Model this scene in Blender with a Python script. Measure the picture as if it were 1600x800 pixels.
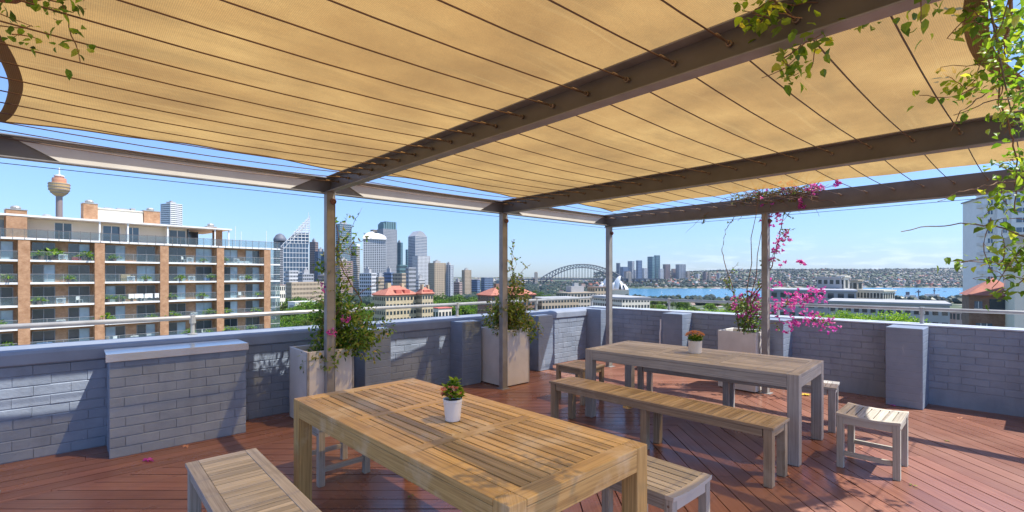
import bpy, math, random
from math import sin, cos, pi, radians as R
from mathutils import Vector, Matrix
random.seed(7)
S = bpy.context.scene
for o in list(bpy.data.objects): bpy.data.objects.remove(o)
COL = S.collection

# ------------------------------------------------------------ camera, sky, sun
F = 756.0                                  # focal length in photo pixels (1600 wide)
HZ = 430.0                                 # horizon row of the photo
CAMZ = 1.57
cam = bpy.data.cameras.new('camera'); co = bpy.data.objects.new('camera', cam); COL.objects.link(co)
co.location = (0, 0, CAMZ); co.rotation_euler = (R(90), 0, 0)
cam.sensor_width = 36; cam.lens = 36 * F / 1600; cam.shift_y = 0.01875
cam.clip_start = 0.05; cam.clip_end = 60000
S.camera = co
S.render.engine = 'CYCLES'
S.cycles.max_bounces = 8; S.cycles.diffuse_bounces = 4; S.cycles.transparent_max_bounces = 16
S.cycles.volume_bounces = 0
S.view_settings.view_transform = 'Standard'; S.view_settings.look = 'None'
S.view_settings.gamma = 1; S.view_settings.use_curve_mapping = False
S.view_settings.exposure = 1.0
w = bpy.data.worlds.new('World'); S.world = w; w.use_nodes = True
nt = w.node_tree; nt.nodes.clear()
sky = nt.nodes.new('ShaderNodeTexSky'); sky.sky_type = 'NISHITA'; sky.sun_disc = False
sky.sun_elevation = R(59); sky.sun_rotation = R(104); sky.altitude = 60; sky.air_density = 1.0; sky.dust_density = 0.25; sky.ozone_density = 2.2
bg = nt.nodes.new('ShaderNodeBackground'); bg.inputs[1].default_value = 0.15
out = nt.nodes.new('ShaderNodeOutputWorld')
# thin bank of small clouds just over the horizon
tc = nt.nodes.new('ShaderNodeTexCoord'); sx = nt.nodes.new('ShaderNodeSeparateXYZ'); nt.links.new(tc.outputs['Generated'], sx.inputs[0])
mp = nt.nodes.new('ShaderNodeMapping'); mp.inputs['Scale'].default_value = (14, 14, 75); nt.links.new(tc.outputs['Generated'], mp.inputs[0])
nz = nt.nodes.new('ShaderNodeTexNoise'); nz.inputs['Scale'].default_value = 1.6; nz.inputs['Detail'].default_value = 5; nt.links.new(mp.outputs[0], nz.inputs['Vector'])
cr = nt.nodes.new('ShaderNodeValToRGB'); cr.color_ramp.elements[0].position = .5; cr.color_ramp.elements[1].position = .68; nt.links.new(nz.outputs[0], cr.inputs[0])
band = nt.nodes.new('ShaderNodeValToRGB'); e = band.color_ramp.elements
e[0].position = 0.0; e[0].color = (.9, .9, .9, 1); e[1].position = .075; e[1].color = (0, 0, 0, 1)
m0 = band.color_ramp.elements.new(.03); m0.color = (.75, .75, .75, 1)
nt.links.new(sx.outputs[2], band.inputs[0])
side = nt.nodes.new('ShaderNodeMapRange'); side.inputs[1].default_value = .15; side.inputs[2].default_value = .45; nt.links.new(sx.outputs[0], side.inputs[0])
mu = nt.nodes.new('ShaderNodeMath'); mu.operation = 'MULTIPLY'; nt.links.new(cr.outputs[0], mu.inputs[0]); nt.links.new(band.outputs[0], mu.inputs[1])
mu2 = nt.nodes.new('ShaderNodeMath'); mu2.operation = 'MULTIPLY'; nt.links.new(mu.outputs[0], mu2.inputs[0]); nt.links.new(side.outputs[0], mu2.inputs[1])
mu3 = nt.nodes.new('ShaderNodeMath'); mu3.operation = 'MULTIPLY'; nt.links.new(mu2.outputs[0], mu3.inputs[0]); mu3.inputs[1].default_value = .55
mx = nt.nodes.new('ShaderNodeMix'); mx.data_type = 'RGBA'
nt.links.new(mu3.outputs[0], mx.inputs[0]); nt.links.new(sky.outputs[0], mx.inputs[6]); mx.inputs[7].default_value = (11, 10, 8.6, 1)
tint = nt.nodes.new('ShaderNodeValToRGB'); te = tint.color_ramp.elements; te[0].position = 0; te[0].color = (.34, .42, .60, 1); te[1].position = .5; te[1].color = (.76, .80, .92, 1)
tm = te.new(.14); tm.color = (.46, .55, .74, 1); nt.links.new(sx.outputs[2], tint.inputs[0])
tx = nt.nodes.new('ShaderNodeMix'); tx.data_type = 'RGBA'; tx.blend_type = 'MULTIPLY'; tx.inputs[0].default_value = 1; nt.links.new(mx.outputs[2], tx.inputs[6]); nt.links.new(tint.outputs[0], tx.inputs[7])
nt.links.new(tx.outputs[2], bg.inputs[0]); nt.links.new(bg.outputs[0], out.inputs[0])
sun = bpy.data.lights.new('sun', 'SUN'); sun.energy = 3.75; sun.angle = R(.5); sun.color = (1, .95, .87)
so = bpy.data.objects.new('sun', sun); COL.objects.link(so)
so.rotation_euler = Vector((-.582, .106, -1)).to_track_quat('-Z', 'Y').to_euler()

# ------------------------------------------------------------ mesh builder
class MB:
    fine = False
    def __init__(s): s.v = []; s.f = []; s.uv = []; s.mi = []; s.M = None
    def add(s, vs, fs, uvs=None, mi=0):
        b = len(s.v)
        if s.M is not None: vs = [s.M @ Vector(p) for p in vs]
        s.v += [tuple(p) for p in vs]
        for i, f in enumerate(fs):
            s.f.append([b + k for k in f]); s.uv.append(uvs[i] if uvs else None); s.mi.append(mi)
    def box(s, c, d, rz=0, mi=0, rot=None):
        hx, hy, hz = d[0] / 2, d[1] / 2, d[2] / 2
        L = [(-hx, -hy, -hz), (hx, -hy, -hz), (hx, hy, -hz), (-hx, hy, -hz), (-hx, -hy, hz), (hx, -hy, hz), (hx, hy, hz), (-hx, hy, hz)]
        m = rot if rot is not None else Matrix.Rotation(rz, 3, 'Z')
        vs = [m @ Vector(p) + Vector(c) for p in L]
        fs = [(0, 3, 2, 1), (4, 5, 6, 7), (0, 1, 5, 4), (1, 2, 6, 5), (2, 3, 7, 6), (3, 0, 4, 7)]
        ax = max(range(3), key=lambda i: d[i]); o1, o2 = [(1, 2), (0, 2), (0, 1)][ax]
        ox = random.random() * 9
        uvs = [[(L[k][ax] + ox, L[k][o1] + L[k][o2] * 1.3) for k in f] for f in fs]
        s.add(vs, fs, uvs, mi)
    def boxr(s, x0, x1, y0, y1, z0, z1, mi=0): s.box(((x0 + x1) / 2, (y0 + y1) / 2, (z0 + z1) / 2), (abs(x1 - x0), abs(y1 - y0), abs(z1 - z0)), 0, mi)
    def tube(s, pts, r, n=6, mi=0, cap=True):
        pts = [Vector(p) for p in pts]; rs = r if isinstance(r, (list, tuple)) else [r] * len(pts)
        vs = []; up = Vector((0, 0, 1)); N = len(pts)
        for i, p in enumerate(pts):
            t = (pts[min(i + 1, N - 1)] - pts[max(i - 1, 0)])
            t = t.normalized() if t.length > 1e-9 else Vector((0, 0, 1))
            a = t.cross(up) if abs(t.dot(up)) < .98 else t.cross(Vector((1, 0, 0)))
            a.normalize(); b = a.cross(t)
            for k in range(n):
                q = 2 * pi * k / n; vs.append(p + (a * cos(q) + b * sin(q)) * rs[i])
        fs = []; uvs = []; d = 0
        for i in range(N - 1):
            l = (pts[i + 1] - pts[i]).length
            for k in range(n):
                k2 = (k + 1) % n; fs.append((i * n + k, i * n + k2, (i + 1) * n + k2, (i + 1) * n + k))
                uvs.append([(d, k * .1), (d, k * .1 + .1), (d + l, k * .1 + .1), (d + l, k * .1)])
            d += l
        if cap and n > 2:
            fs.append(tuple(range(n))[::-1]); uvs.append([(0, 0)] * n)
            fs.append(tuple((N - 1) * n + k for k in range(n))); uvs.append([(0, 0)] * n)
        s.add(vs, fs, uvs, mi)
    def lathe(s, prof, n=24, c=(0, 0, 0), mi=0, sx=1, sy=1):
        vs = []
        for r, z in prof:
            for k in range(n):
                q = 2 * pi * k / n; vs.append((c[0] + r * cos(q) * sx, c[1] + r * sin(q) * sy, c[2] + z))
        fs = [(i * n + k, i * n + (k + 1) % n, (i + 1) * n + (k + 1) % n, (i + 1) * n + k) for i in range(len(prof) - 1) for k in range(n)]
        if prof[0][0] > 1e-4: fs.append(tuple(range(n))[::-1])
        if prof[-1][0] > 1e-4: fs.append(tuple((len(prof) - 1) * n + k for k in range(n)))
        s.add(vs, fs, None, mi)
    def prism(s, poly, a, b, axis='z', mi=0):
        # extrude polygon between a and b along axis
        n = len(poly)
        def mk(p, h): return (p[0], p[1], h) if axis == 'z' else ((p[0], h, p[1]) if axis == 'y' else (h, p[0], p[1]))
        vs = [mk(p, a) for p in poly] + [mk(p, b) for p in poly]
        fs = [tuple(range(n))[::-1], tuple(range(n, 2 * n))] + [(i, (i + 1) % n, n + (i + 1) % n, n + i) for i in range(n)]
        s.add(vs, fs, None, mi)
    def leaf(s, p, d, nrm, L, W, mi=0, fold=.25):
        d = d.normalized(); sd = d.cross(nrm)
        if sd.length < 1e-4: sd = d.cross(Vector((.3, .5, .8)))
        sd.normalize(); n = sd.cross(d)
        if s.fine:
            q = .16 * L * n
            vs = [p, p + d * L * .22 + sd * W * .42 + n * fold * W, p + d * L * .58 + sd * W * .40 + n * fold * W * .8, p + d * L - q, p + d * L * .58 - sd * W * .40 + n * fold * W * .8, p + d * L * .22 - sd * W * .42 + n * fold * W, p + d * L * .5]
            s.add(vs, [(0, 1, 6), (1, 2, 6), (2, 3, 6), (6, 3, 4), (6, 4, 5), (6, 5, 0)], None, mi); return
        vs = [p, p + d * L * .45 + sd * W / 2 + n * fold * W, p + d * L, p + d * L * .45 - sd * W / 2 + n * fold * W]
        s.add(vs, [(0, 1, 2), (0, 2, 3)], [[(0, 0), (0, .5), (1, 0)], [(0, 0), (1, 0), (0, -.5)]], mi)
    def build(s, name, mats, parent=None, smooth=False, bevel=0, kind=None):
        me = bpy.data.meshes.new(name); me.from_pydata(s.v, [], s.f); me.update()
        uvl = me.uv_layers.new(name='UVMap').data; i = 0; buf = [0.0] * (2 * len(me.loops)); k = 0
        for f, uv in zip(s.f, s.uv):
            for j in range(len(f)):
                if uv: buf[k] = uv[j][0]; buf[k + 1] = uv[j][1]
                k += 2
        uvl.foreach_set('uv', buf)
        for m in (mats if isinstance(mats, (list, tuple)) else [mats]): me.materials.append(m)
        me.polygons.foreach_set('material_index', s.mi)
        if smooth: me.polygons.foreach_set('use_smooth', [True] * len(me.polygons))
        o = bpy.data.objects.new(name, me); COL.objects.link(o)
        if parent: o.parent = parent
        if bevel:
            md = o.modifiers.new('bevel', 'BEVEL'); md.width = bevel; md.segments = 2; md.limit_method = 'ANGLE'; md.angle_limit = R(50)
        if kind: o['kind'] = kind
        return o
def tag(o, label=None, cat=None, group=None, kind=None):
    if label: o['label'] = label
    if cat: o['category'] = cat
    if group: o['group'] = group
    if kind: o['kind'] = kind
    return o
def thing(name, label, cat, loc=(0, 0, 0), rz=0, group=None):
    o = bpy.data.objects.new(name, None); COL.objects.link(o); o.location = loc; o.rotation_euler = (0, 0, rz); o.empty_display_size = .1
    return tag(o, label, cat, group)
def copy_tree(o, parent=None):
    c = o.copy(); COL.objects.link(c); c.parent = parent
    for ch in list(o.children): copy_tree(ch, c)
    return c
def rnd(a, b): return random.uniform(a, b)
def rv():
    while True:
        v = Vector((rnd(-1, 1), rnd(-1, 1), rnd(-1, 1)))
        if .05 < v.length < 1: return v.normalized()

# ------------------------------------------------------------ materials
MATS = {}
def newmat(name):
    m = bpy.data.materials.new(name); m.use_nodes = True; t = m.node_tree
    return m, t, t.nodes['Principled BSDF']
def nd(t, ty, **kw):
    n = t.nodes.new(ty)
    for k, v in kw.items(): setattr(n, k, v)
    return n
def col4(c): return (c[0], c[1], c[2], 1)
def mixc(t, fac, a, b, blend='MIX'):
    n = nd(t, 'ShaderNodeMix', data_type='RGBA', blend_type=blend)
    for i, x in ((0, fac), (6, a), (7, b)):
        if isinstance(x, (tuple, list)): n.inputs[i].default_value = col4(x)
        elif isinstance(x, (int, float)): n.inputs[i].default_value = x
        else: t.links.new(x, n.inputs[i])
    return n.outputs[2]
def noise(t, scale, detail=4, vec=None, rough=.55, coord='Object', mscale=None):
    n = nd(t, 'ShaderNodeTexNoise'); n.inputs['Scale'].default_value = scale; n.inputs['Detail'].default_value = detail; n.inputs['Roughness'].default_value = rough
    if vec is None:
        vec = nd(t, 'ShaderNodeTexCoord').outputs[coord]
    if mscale:
        mp = nd(t, 'ShaderNodeMapping'); mp.inputs['Scale'].default_value = mscale; t.links.new(vec, mp.inputs[0]); vec = mp.outputs[0]
    t.links.new(vec, n.inputs['Vector']); return n.outputs[0]
def ramp(t, x, stops):
    n = nd(t, 'ShaderNodeValToRGB'); e = n.color_ramp.elements
    while len(e) < len(stops): e.new(.5)
    for i, (p, c) in enumerate(stops):
        e[i].position = p; e[i].color = col4(c) if isinstance(c, (tuple, list)) else (c, c, c, 1)
    t.links.new(x, n.inputs[0]); return n.outputs[0]
def bump(t, p, h, strength=.3, dist=.01):
    b = nd(t, 'ShaderNodeBump'); b.inputs['Strength'].default_value = strength; b.inputs['Distance'].default_value = dist
    t.links.new(h, b.inputs['Height']); t.links.new(b.outputs[0], p.inputs['Normal'])
def plain(name, c, rough=.6, metal=0, var=.12, nscale=8, bmp=0, spec=None):
    if name in MATS: return MATS[name]
    m, t, p = newmat(name)
    n = noise(t, nscale, 5)
    cc = ramp(t, n, [(.3, tuple(x * (1 - var) for x in c)), (.7, tuple(min(1, x * (1 + var)) for x in c))])
    t.links.new(cc, p.inputs['Base Color']); p.inputs['Roughness'].default_value = rough; p.inputs['Metallic'].default_value = metal
    if bmp: bump(t, p, n, bmp, .01)
    if spec is not None: p.inputs['Specular IOR Level'].default_value = spec
    MATS[name] = m; return m
def wood(name, c1, c2, c3, rough=.6, worn=None):
    m, t, p = newmat(name)
    uv = nd(t, 'ShaderNodeUVMap').outputs[0]; geo = nd(t, 'ShaderNodeNewGeometry')
    off = nd(t, 'ShaderNodeMath', operation='MULTIPLY'); t.links.new(geo.outputs['Random Per Island'], off.inputs[0]); off.inputs[1].default_value = 37
    cb = nd(t, 'ShaderNodeCombineXYZ'); t.links.new(off.outputs[0], cb.inputs[0]); t.links.new(off.outputs[0], cb.inputs[2])
    ad = nd(t, 'ShaderNodeVectorMath', operation='ADD'); t.links.new(uv, ad.inputs[0]); t.links.new(cb.outputs[0], ad.inputs[1])
    g = noise(t, 1, 6, ad.outputs[0], .65, mscale=(2.5, 90, 1)); g2 = noise(t, 1, 4, ad.outputs[0], .5, mscale=(1.3, 9, 1))
    c = ramp(t, g, [(.28, c3), (.5, c1), (.72, c2)])
    isl = ramp(t, geo.outputs['Random Per Island'], [(0, .72), (.5, 1.0), (1, 1.22)])
    c = mixc(t, 1.0, c, isl, 'MULTIPLY')
    blot = ramp(t, g2, [(.35, .92), (.65, 1.05)])
    c = mixc(t, 1.0, c, blot, 'MULTIPLY')
    if worn:
        wn = noise(t, 3.2, 6, None, .6); wf = ramp(t, wn, [(.52, 0), (.66, .75)])
        c = mixc(t, wf, c, worn)
    t.links.new(c, p.inputs['Base Color']); p.inputs['Roughness'].default_value = rough
    bump(t, p, g, .35, .002)
    return m
M = MATS
M['teak'] = wood('golden teak', (.55, .37, .135), (.72, .52, .23), (.30, .18, .065), .5, worn=(.66, .55, .36))
M['teak2'] = wood('brown teak', (.38, .29, .185), (.52, .42, .29), (.21, .155, .095), .6, worn=(.46, .385, .28))
M['grey_teak'] = wood('weathered grey teak', (.42, .395, .36), (.57, .55, .51), (.24, .22, .2), .7, worn=(.30, .29, .275))
M['pale_teak'] = wood('pale silvered teak', (.47, .43, .35), (.60, .55, .47), (.29, .26, .21), .75, worn=(.46, .44, .40))
M['frame_teak'] = wood('grey bench frame', (.42, .40, .37), (.54, .52, .48), (.27, .25, .23), .75, worn=(.26, .24, .23))
def deckmat():
    m, t, p = newmat('oiled merbau decking')
    uv = nd(t, 'ShaderNodeUVMap').outputs[0]; geo = nd(t, 'ShaderNodeNewGeometry')
    off = nd(t, 'ShaderNodeMath', operation='MULTIPLY'); t.links.new(geo.outputs['Random Per Island'], off.inputs[0]); off.inputs[1].default_value = 53
    cb = nd(t, 'ShaderNodeCombineXYZ'); t.links.new(off.outputs[0], cb.inputs[0])
    ad = nd(t, 'ShaderNodeVectorMath', operation='ADD'); t.links.new(uv, ad.inputs[0]); t.links.new(cb.outputs[0], ad.inputs[1])
    g = noise(t, 1, 5, ad.outputs[0], .6, mscale=(1.5, 60, 1))
    c = ramp(t, g, [(.3, (.155, .060, .038)), (.5, (.235, .098, .063)), (.75, (.32, .15, .10))])
    isl = ramp(t, geo.outputs['Random Per Island'], [(0, .78), (1, 1.18)])
    c = mixc(t, 1.0, c, isl, 'MULTIPLY')
    big = noise(t, .9, 4); dusty = ramp(t, big, [(.4, .05), (.75, .5)])
    c = mixc(t, dusty, c, (.38, .22, .155))
    fine = noise(t, 45, 3); spk = ramp(t, fine, [(.66, 0), (.74, .5)]); c = mixc(t, spk, c, (.42, .26, .19))
    t.links.new(c, p.inputs['Base Color'])
    rr = ramp(t, noise(t, 1.4, 5), [(.35, .2), (.7, .5)]); t.links.new(rr, p.inputs['Roughness'])
    p.inputs['Specular IOR Level'].default_value = .6
    bump(t, p, g, .15, .002); return m
M['deck'] = deckmat()
def paintbrick():
    m, t, p = newmat('blue grey painted brick'); geo = nd(t, 'ShaderNodeNewGeometry')
    n = noise(t, 3, 6); c = ramp(t, n, [(.3, (.205, .25, .315)), (.7, (.285, .33, .40))])
    isl = ramp(t, geo.outputs['Random Per Island'], [(0, .93), (1, 1.06)]); c = mixc(t, 1, c, isl, 'MULTIPLY')
    st = noise(t, 1, 4, None, .6, mscale=(6, 6, 1.2)); c = mixc(t, ramp(t, st, [(.5, 0), (.75, .45)]), c, (.15, .17, .21)); c = mixc(t, ramp(t, noise(t, 60, 3), [(.7, 0), (.76, .4)]), c, (.5, .52, .56))
    t.links.new(c, p.inputs['Base Color']); p.inputs['Roughness'].default_value = .62
    bump(t, p, noise(t, 22, 8, None, .7), .8, .008); return m
M['brick'] = paintbrick()
def pillarmat():
    m, t, p = newmat('blue grey painted pier')
    n = noise(t, 3, 6); c = ramp(t, n, [(.3, (.17, .215, .285)), (.7, (.24, .285, .36))])
    st = noise(t, 1, 5, None, .7, mscale=(9, 9, 2)); c = mixc(t, ramp(t, st, [(.62, 0), (.7, .25)]), c, (.5, .52, .56))
    t.links.new(c, p.inputs['Base Color']); p.inputs['Roughness'].default_value = .6
    tcn = nd(t, 'ShaderNodeTexCoord'); sp = nd(t, 'ShaderNodeSeparateXYZ'); t.links.new(tcn.outputs['Object'], sp.inputs[0])
    mm = nd(t, 'ShaderNodeMath', operation='MODULO'); t.links.new(sp.outputs[2], mm.inputs[0]); mm.inputs[1].default_value = .086
    line = ramp(t, mm.outputs[0], [(0, 0), (.008, 1), (.08, 1), (.086, 0)])
    ma = nd(t, 'ShaderNodeMath', operation='ADD'); t.links.new(line, ma.inputs[0]); t.links.new(noise(t, 30, 5), ma.inputs[1])
    bump(t, p, ma.outputs[0], .4, .006); return m
M['pier'] = pillarmat()
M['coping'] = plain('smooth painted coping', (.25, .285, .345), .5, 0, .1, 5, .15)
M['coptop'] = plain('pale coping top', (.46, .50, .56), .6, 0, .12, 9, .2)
M['steel'] = plain('grey brown painted steel', (.145, .13, .12), .42, 0, .16, 5, .06)
M['steel_edge'] = plain('worn grey steel', (.27, .265, .265), .45, 0, .2, 7, .06)
M['post'] = plain('weathered steel post', (.25, .235, .21), .45, 0, .25, 4, .08)
M['valance'] = plain('beige flashing', (.62, .58, .50), .55, 0, .1, 2)
M['rust'] = plain('rusty steel', (.23, .12, .085), .7, .2, .5, 20, .2)
M['cable'] = plain('brown wire cable', (.13, .075, .045), .5, .3, .2, 8)
M['bolt'] = plain('rusted bolt', (.30, .22, .16), .5, .5, .4, 40)
M['rail'] = plain('galvanised rail', (.42, .41, .38), .42, .35, .18, 6, .05)
M['zinc'] = plain('bright metal capping', (.62, .64, .66), .22, .85, .08, 5)
M['fibre'] = plain('white fibrecement planter', (.66, .63, .58), .6, 0, .1, 4, .08)
M['soil'] = plain('dark soil', (.05, .035, .025), .95, 0, .4, 30, .4)
M['pot'] = plain('white glazed pot', (.82, .82, .81), .28, 0, .02, 4)
M['potc'] = plain('cream ceramic pot', (.74, .68, .6), .4, 0, .05, 10)
M['dark'] = plain('dark gap', (.02, .018, .016), .9)
def sailmat(name='shade cloth', edge=False):
    m, t, p = newmat(name); o = t.nodes['Material Output']
    n = noise(t, .9, 6, None, .6); n2 = noise(t, 1, 5, None, .65, mscale=(.8, 4, 1)); wv = noise(t, 130, 2, None, .5)
    c = ramp(t, n, [(.34, (.36, .175, .035)), (.5, (.49, .26, .062)), (.68, (.62, .36, .10))])
    c = mixc(t, ramp(t, n2, [(.5, 0), (.72, .55)]), c, (.29, .155, .035)); n3 = noise(t, 1, 6, None, .6, mscale=(.5, 14, 1)); c = mixc(t, ramp(t, n3, [(.58, 0), (.72, .35)]), c, (.68, .43, .14))
    c = mixc(t, 1, c, ramp(t, wv, [(.35, .92), (.65, 1.05)]), 'MULTIPLY')
    if edge: c = mixc(t, .8, c, (.34, .29, .21))
    for ax in ('X', 'Y'):
        wv_ = nd(t, 'ShaderNodeTexWave', bands_direction=ax); wv_.inputs['Scale'].default_value = 42; wv_.inputs['Distortion'].default_value = 1.2; wv_.inputs['Detail Scale'].default_value = 8
        t.links.new(nd(t, 'ShaderNodeTexCoord').outputs['Object'], wv_.inputs['Vector']); c = mixc(t, 1, c, ramp(t, wv_.outputs['Fac'], [(.2, .86), (.8, 1.08)]), 'MULTIPLY')
    df = nd(t, 'ShaderNodeBsdfDiffuse'); tl = nd(t, 'ShaderNodeBsdfTranslucent'); tr = nd(t, 'ShaderNodeBsdfTransparent')
    t.links.new(c, df.inputs[0]); t.links.new(c, tl.inputs[0]); tr.inputs[0].default_value = (1, .70, .30, 1)
    b = nd(t, 'ShaderNodeBump'); b.inputs['Strength'].default_value = .25; b.inputs['Distance'].default_value = .02; t.links.new(n2, b.inputs['Height'])
    t.links.new(b.outputs[0], tl.inputs['Normal']); t.links.new(b.outputs[0], df.inputs['Normal'])
    a = nd(t, 'ShaderNodeMixShader'); a.inputs[0].default_value = .62 if not edge else .3; t.links.new(df.outputs[0], a.inputs[1]); t.links.new(tl.outputs[0], a.inputs[2])
    # tiny holes of the knitted cloth let part of the light straight through
    a2 = nd(t, 'ShaderNodeMixShader'); a2.inputs[0].default_value = .25 if not edge else 0; t.links.new(a.outputs[0], a2.inputs[1]); t.links.new(tr.outputs[0], a2.inputs[2])
    t.links.new(a2.outputs[0], o.inputs[0]); return m
M['sail'] = sailmat(); M['hem'] = sailmat('sail hem webbing', True)
def foliage(name, a, b, c=None, trans=.45, rough=.45):
    m, t, p = newmat(name); o = t.nodes['Material Output']; geo = nd(t, 'ShaderNodeNewGeometry')
    st = [(0, a), (.7, b)] + ([(1, c)] if c else [])
    cc = ramp(t, geo.outputs['Random Per Island'], st)
    t.links.new(cc, p.inputs['Base Color']); p.inputs['Roughness'].default_value = rough
    tl = nd(t, 'ShaderNodeBsdfTranslucent'); t.links.new(mixc(t, 1, cc, (1.5, 1.6, .7), 'MULTIPLY'), tl.inputs[0])
    mxs = nd(t, 'ShaderNodeMixShader'); mxs.inputs[0].default_value = trans; t.links.new(p.outputs[0], mxs.inputs[1]); t.links.new(tl.outputs[0], mxs.inputs[2])
    t.links.new(mxs.outputs[0], o.inputs[0]); M[name] = m; return m
foliage('leaf_dark', (.025, .055, .014), (.065, .13, .03), (.12, .18, .045))
foliage('leaf_mid', (.07, .16, .02), (.18, .32, .04), (.36, .42, .08))
foliage('leaf_bright', (.10, .2, .02), (.24, .38, .04), (.42, .5, .1))
foliage('leaf_vine', (.08, .17, .02), (.28, .42, .05), (.58, .58, .10))
foliage('leaf_olive', (.06, .075, .025), (.15, .16, .06), (.24, .2, .09))
foliage('leaf_sunny', (.12, .18, .03), (.34, .36, .09), (.50, .32, .15))
foliage('bract', (.46, .03, .40), (.66, .09, .58), (.82, .3, .74), .4)
foliage('bloom_pink', (.55, .14, .1), (.75, .36, .28), (.85, .6, .5), .3)
foliage('bloom_peach', (.62, .26, .16), (.7, .42, .28), (.62, .28, .28), .3)
foliage('canopy_far', (.016, .03, .018), (.034, .055, .026), (.06, .075, .04), .2)
M['bark'] = plain('brown bark', (.14, .09, .055), .9, 0, .3, 12, .5)
M['twig'] = plain('dry twig', (.22, .13, .075), .8, 0, .3, 30)
M['glassd'] = plain('dark window glass', (.035, .05, .06), .08, 0, .3, .5, spec=.9)
M['glassb'] = plain('blue window glass', (.05, .10, .16), .1, 0, .3, .05, spec=.9)
M['curtain'] = plain('glass with pale curtain', (.34, .42, .46), .25, 0, .25, .6)
M['conc'] = plain('white concrete', (.66, .64, .60), .7, 0, .08, .5)
M['concg'] = plain('grey concrete', (.36, .36, .36), .75, 0, .12, .3)
M['concb'] = plain('beige concrete', (.50, .43, .34), .75, 0, .1, .3)
M['white'] = plain('white paint', (.78, .77, .74), .5, 0, .05, .5)
M['cream'] = plain('cream render', (.72, .66, .54), .7, 0, .06, .3)
M['shadeglass'] = None
# ------------------------------------------------------------ terrace frame: s along the front beam, t towards the camera
G = Vector((.7399, .6727, 0)); B = Vector((.6727, -.7399, 0)); P1 = Vector((-1.91, 5.07, 0))
RG = math.atan2(G.y, G.x)
def W(s, t, z=0): return P1 + G * s + B * t + Vector((0, 0, z))
TERR = Matrix.Translation(P1) @ Matrix.Rotation(RG, 4, 'Z')        # local x = s, local y = -t

# deck boards, clipped to polygons in (s,t)
def clip(poly, a, b, c):            # keep a*x+b*y<=c
    o = []
    for i in range(len(poly)):
        p, q = poly[i], poly[(i + 1) % len(poly)]
        dp = a * p[0] + b * p[1] - c; dq = a * q[0] + b * q[1] - c
        if dp <= 0: o.append(p)
        if dp * dq < 0: k = dp / (dp - dq); o.append((p[0] + k * (q[0] - p[0]), p[1] + k * (q[1] - p[1])))
    return o
deck = MB()
def boards(poly, ang, w=.14, gap=.0085):
    d = (cos(ang), sin(ang)); n = (-d[1], d[0])
    ks = [p[0] * n[0] + p[1] * n[1] for p in poly]; i0 = int(min(ks) / w) - 1; i1 = int(max(ks) / w) + 1
    for i in range(i0, i1 + 1):
        q = clip(clip(poly, n[0], n[1], (i + 1) * w - gap / 2), -n[0], -n[1], -(i * w + gap / 2))
        if len(q) < 3: continue
        # break boards at butt joints
        a0 = min(p[0] * d[0] + p[1] * d[1] for p in q); a1 = max(p[0] * d[0] + p[1] * d[1] for p in q)
        cuts = [a0 - 1]; x = a0 + rnd(1.2, 4.5)
        while x < a1 - .6: cuts.append(x); x += rnd(3.2, 5)
        cuts.append(a1 + 1)
        for k in range(len(cuts) - 1):
            g = .0015 if k else 0
            r = clip(clip(q, d[0], d[1], cuts[k + 1] - .0015), -d[0], -d[1], -(cuts[k] + .0015))
            if len(r) < 3: continue
            m = len(r); dz = rnd(-.0012, .0012); ox = rnd(0, 9)
            top = [W(p[0], p[1], dz) for p in r]; bot = [W(p[0], p[1], -.025) for p in r]
            # inset the top edge slightly: eased arris
            uv = [(p[0] * d[0] + p[1] * d[1] + ox, p[0] * n[0] + p[1] * n[1]) for p in r]
            deck.add(top + bot, [tuple(range(m))[::-1]] + [(j, (j + 1) % m, m + (j + 1) % m, m + j) for j in range(m)], [uv[::-1]] + [[uv[j], uv[(j + 1) % m], uv[(j + 1) % m], uv[j]] for j in range(m)])
SB = 5.02; TB = .19; TM = 2.45
boards([(-7, -.80), (5.9, -.80), (5.9, TB), (-7, TB)], 0)
boards([(SB, TB), (6.2, TB), (6.6, 9), (SB + .36, 9)], pi / 2 - .04)
a45 = RG
# X-direction in the (s,t) frame is (G.x, B.x)
boards([(-7, TB), (SB, TB), (SB + .1, TM), (-7, TM)], math.atan2(B.x, G.x))
boards([(-7, TM), (SB + .1, TM), (SB + .36, 9), (-7, 9)], math.atan2(B.y, G.y))
o = deck.build('deck', M['deck']); tag(o, 'red brown oiled timber deck boards of the roof terrace laid in a chevron', 'deck', kind='structure')
sl = MB(); sl.M = TERR; sl.boxr(-9, 7.5, -10, 1.3, -.35, -.03)
tag(sl.build('roof_slab', M['dark']), kind='structure')

# parapet walls with real bricks
def bricks(mb, org, u, n, L, z0, z1, base=True):
    h = .0865; bl = .238; rows = int(round((z1 - z0) / h)); h = (z1 - z0) / rows
    for r in range(rows):
        x = -(r % 2) * bl / 2 - rnd(0, .02); 
        while x < L:
            a = max(0, x + .0002); b = min(L, x + bl - .0002); x += bl
            if b - a < .02: continue
            za = z0 + r * h + .003 + rnd(-.001, .001); zb = z0 + (r + 1) * h - .0022 + rnd(-.0012, .001)
            pr = .0055 + rnd(-.0018, .003); i = .0045
            ix = rnd(.001, .003)
            def P(a_, z_, d_): return org + u * a_ + n * d_ + Vector((0, 0, z_))
            q = [rnd(-.001, .001) for _ in range(4)]
            vs = [P(a, za, 0), P(b, za, 0), P(b, zb, 0), P(a, zb, 0), P(a + ix, za + i, pr + q[0]), P(b - ix, za + i, pr + q[1]), P(b - ix, zb - i, pr + q[2]), P(a + ix, zb - i, pr + q[3])]
            mb.add(vs, [(4, 5, 6, 7), (0, 1, 5, 4), (1, 2, 6, 5), (2, 3, 7, 6), (3, 0, 4, 7)])
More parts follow.
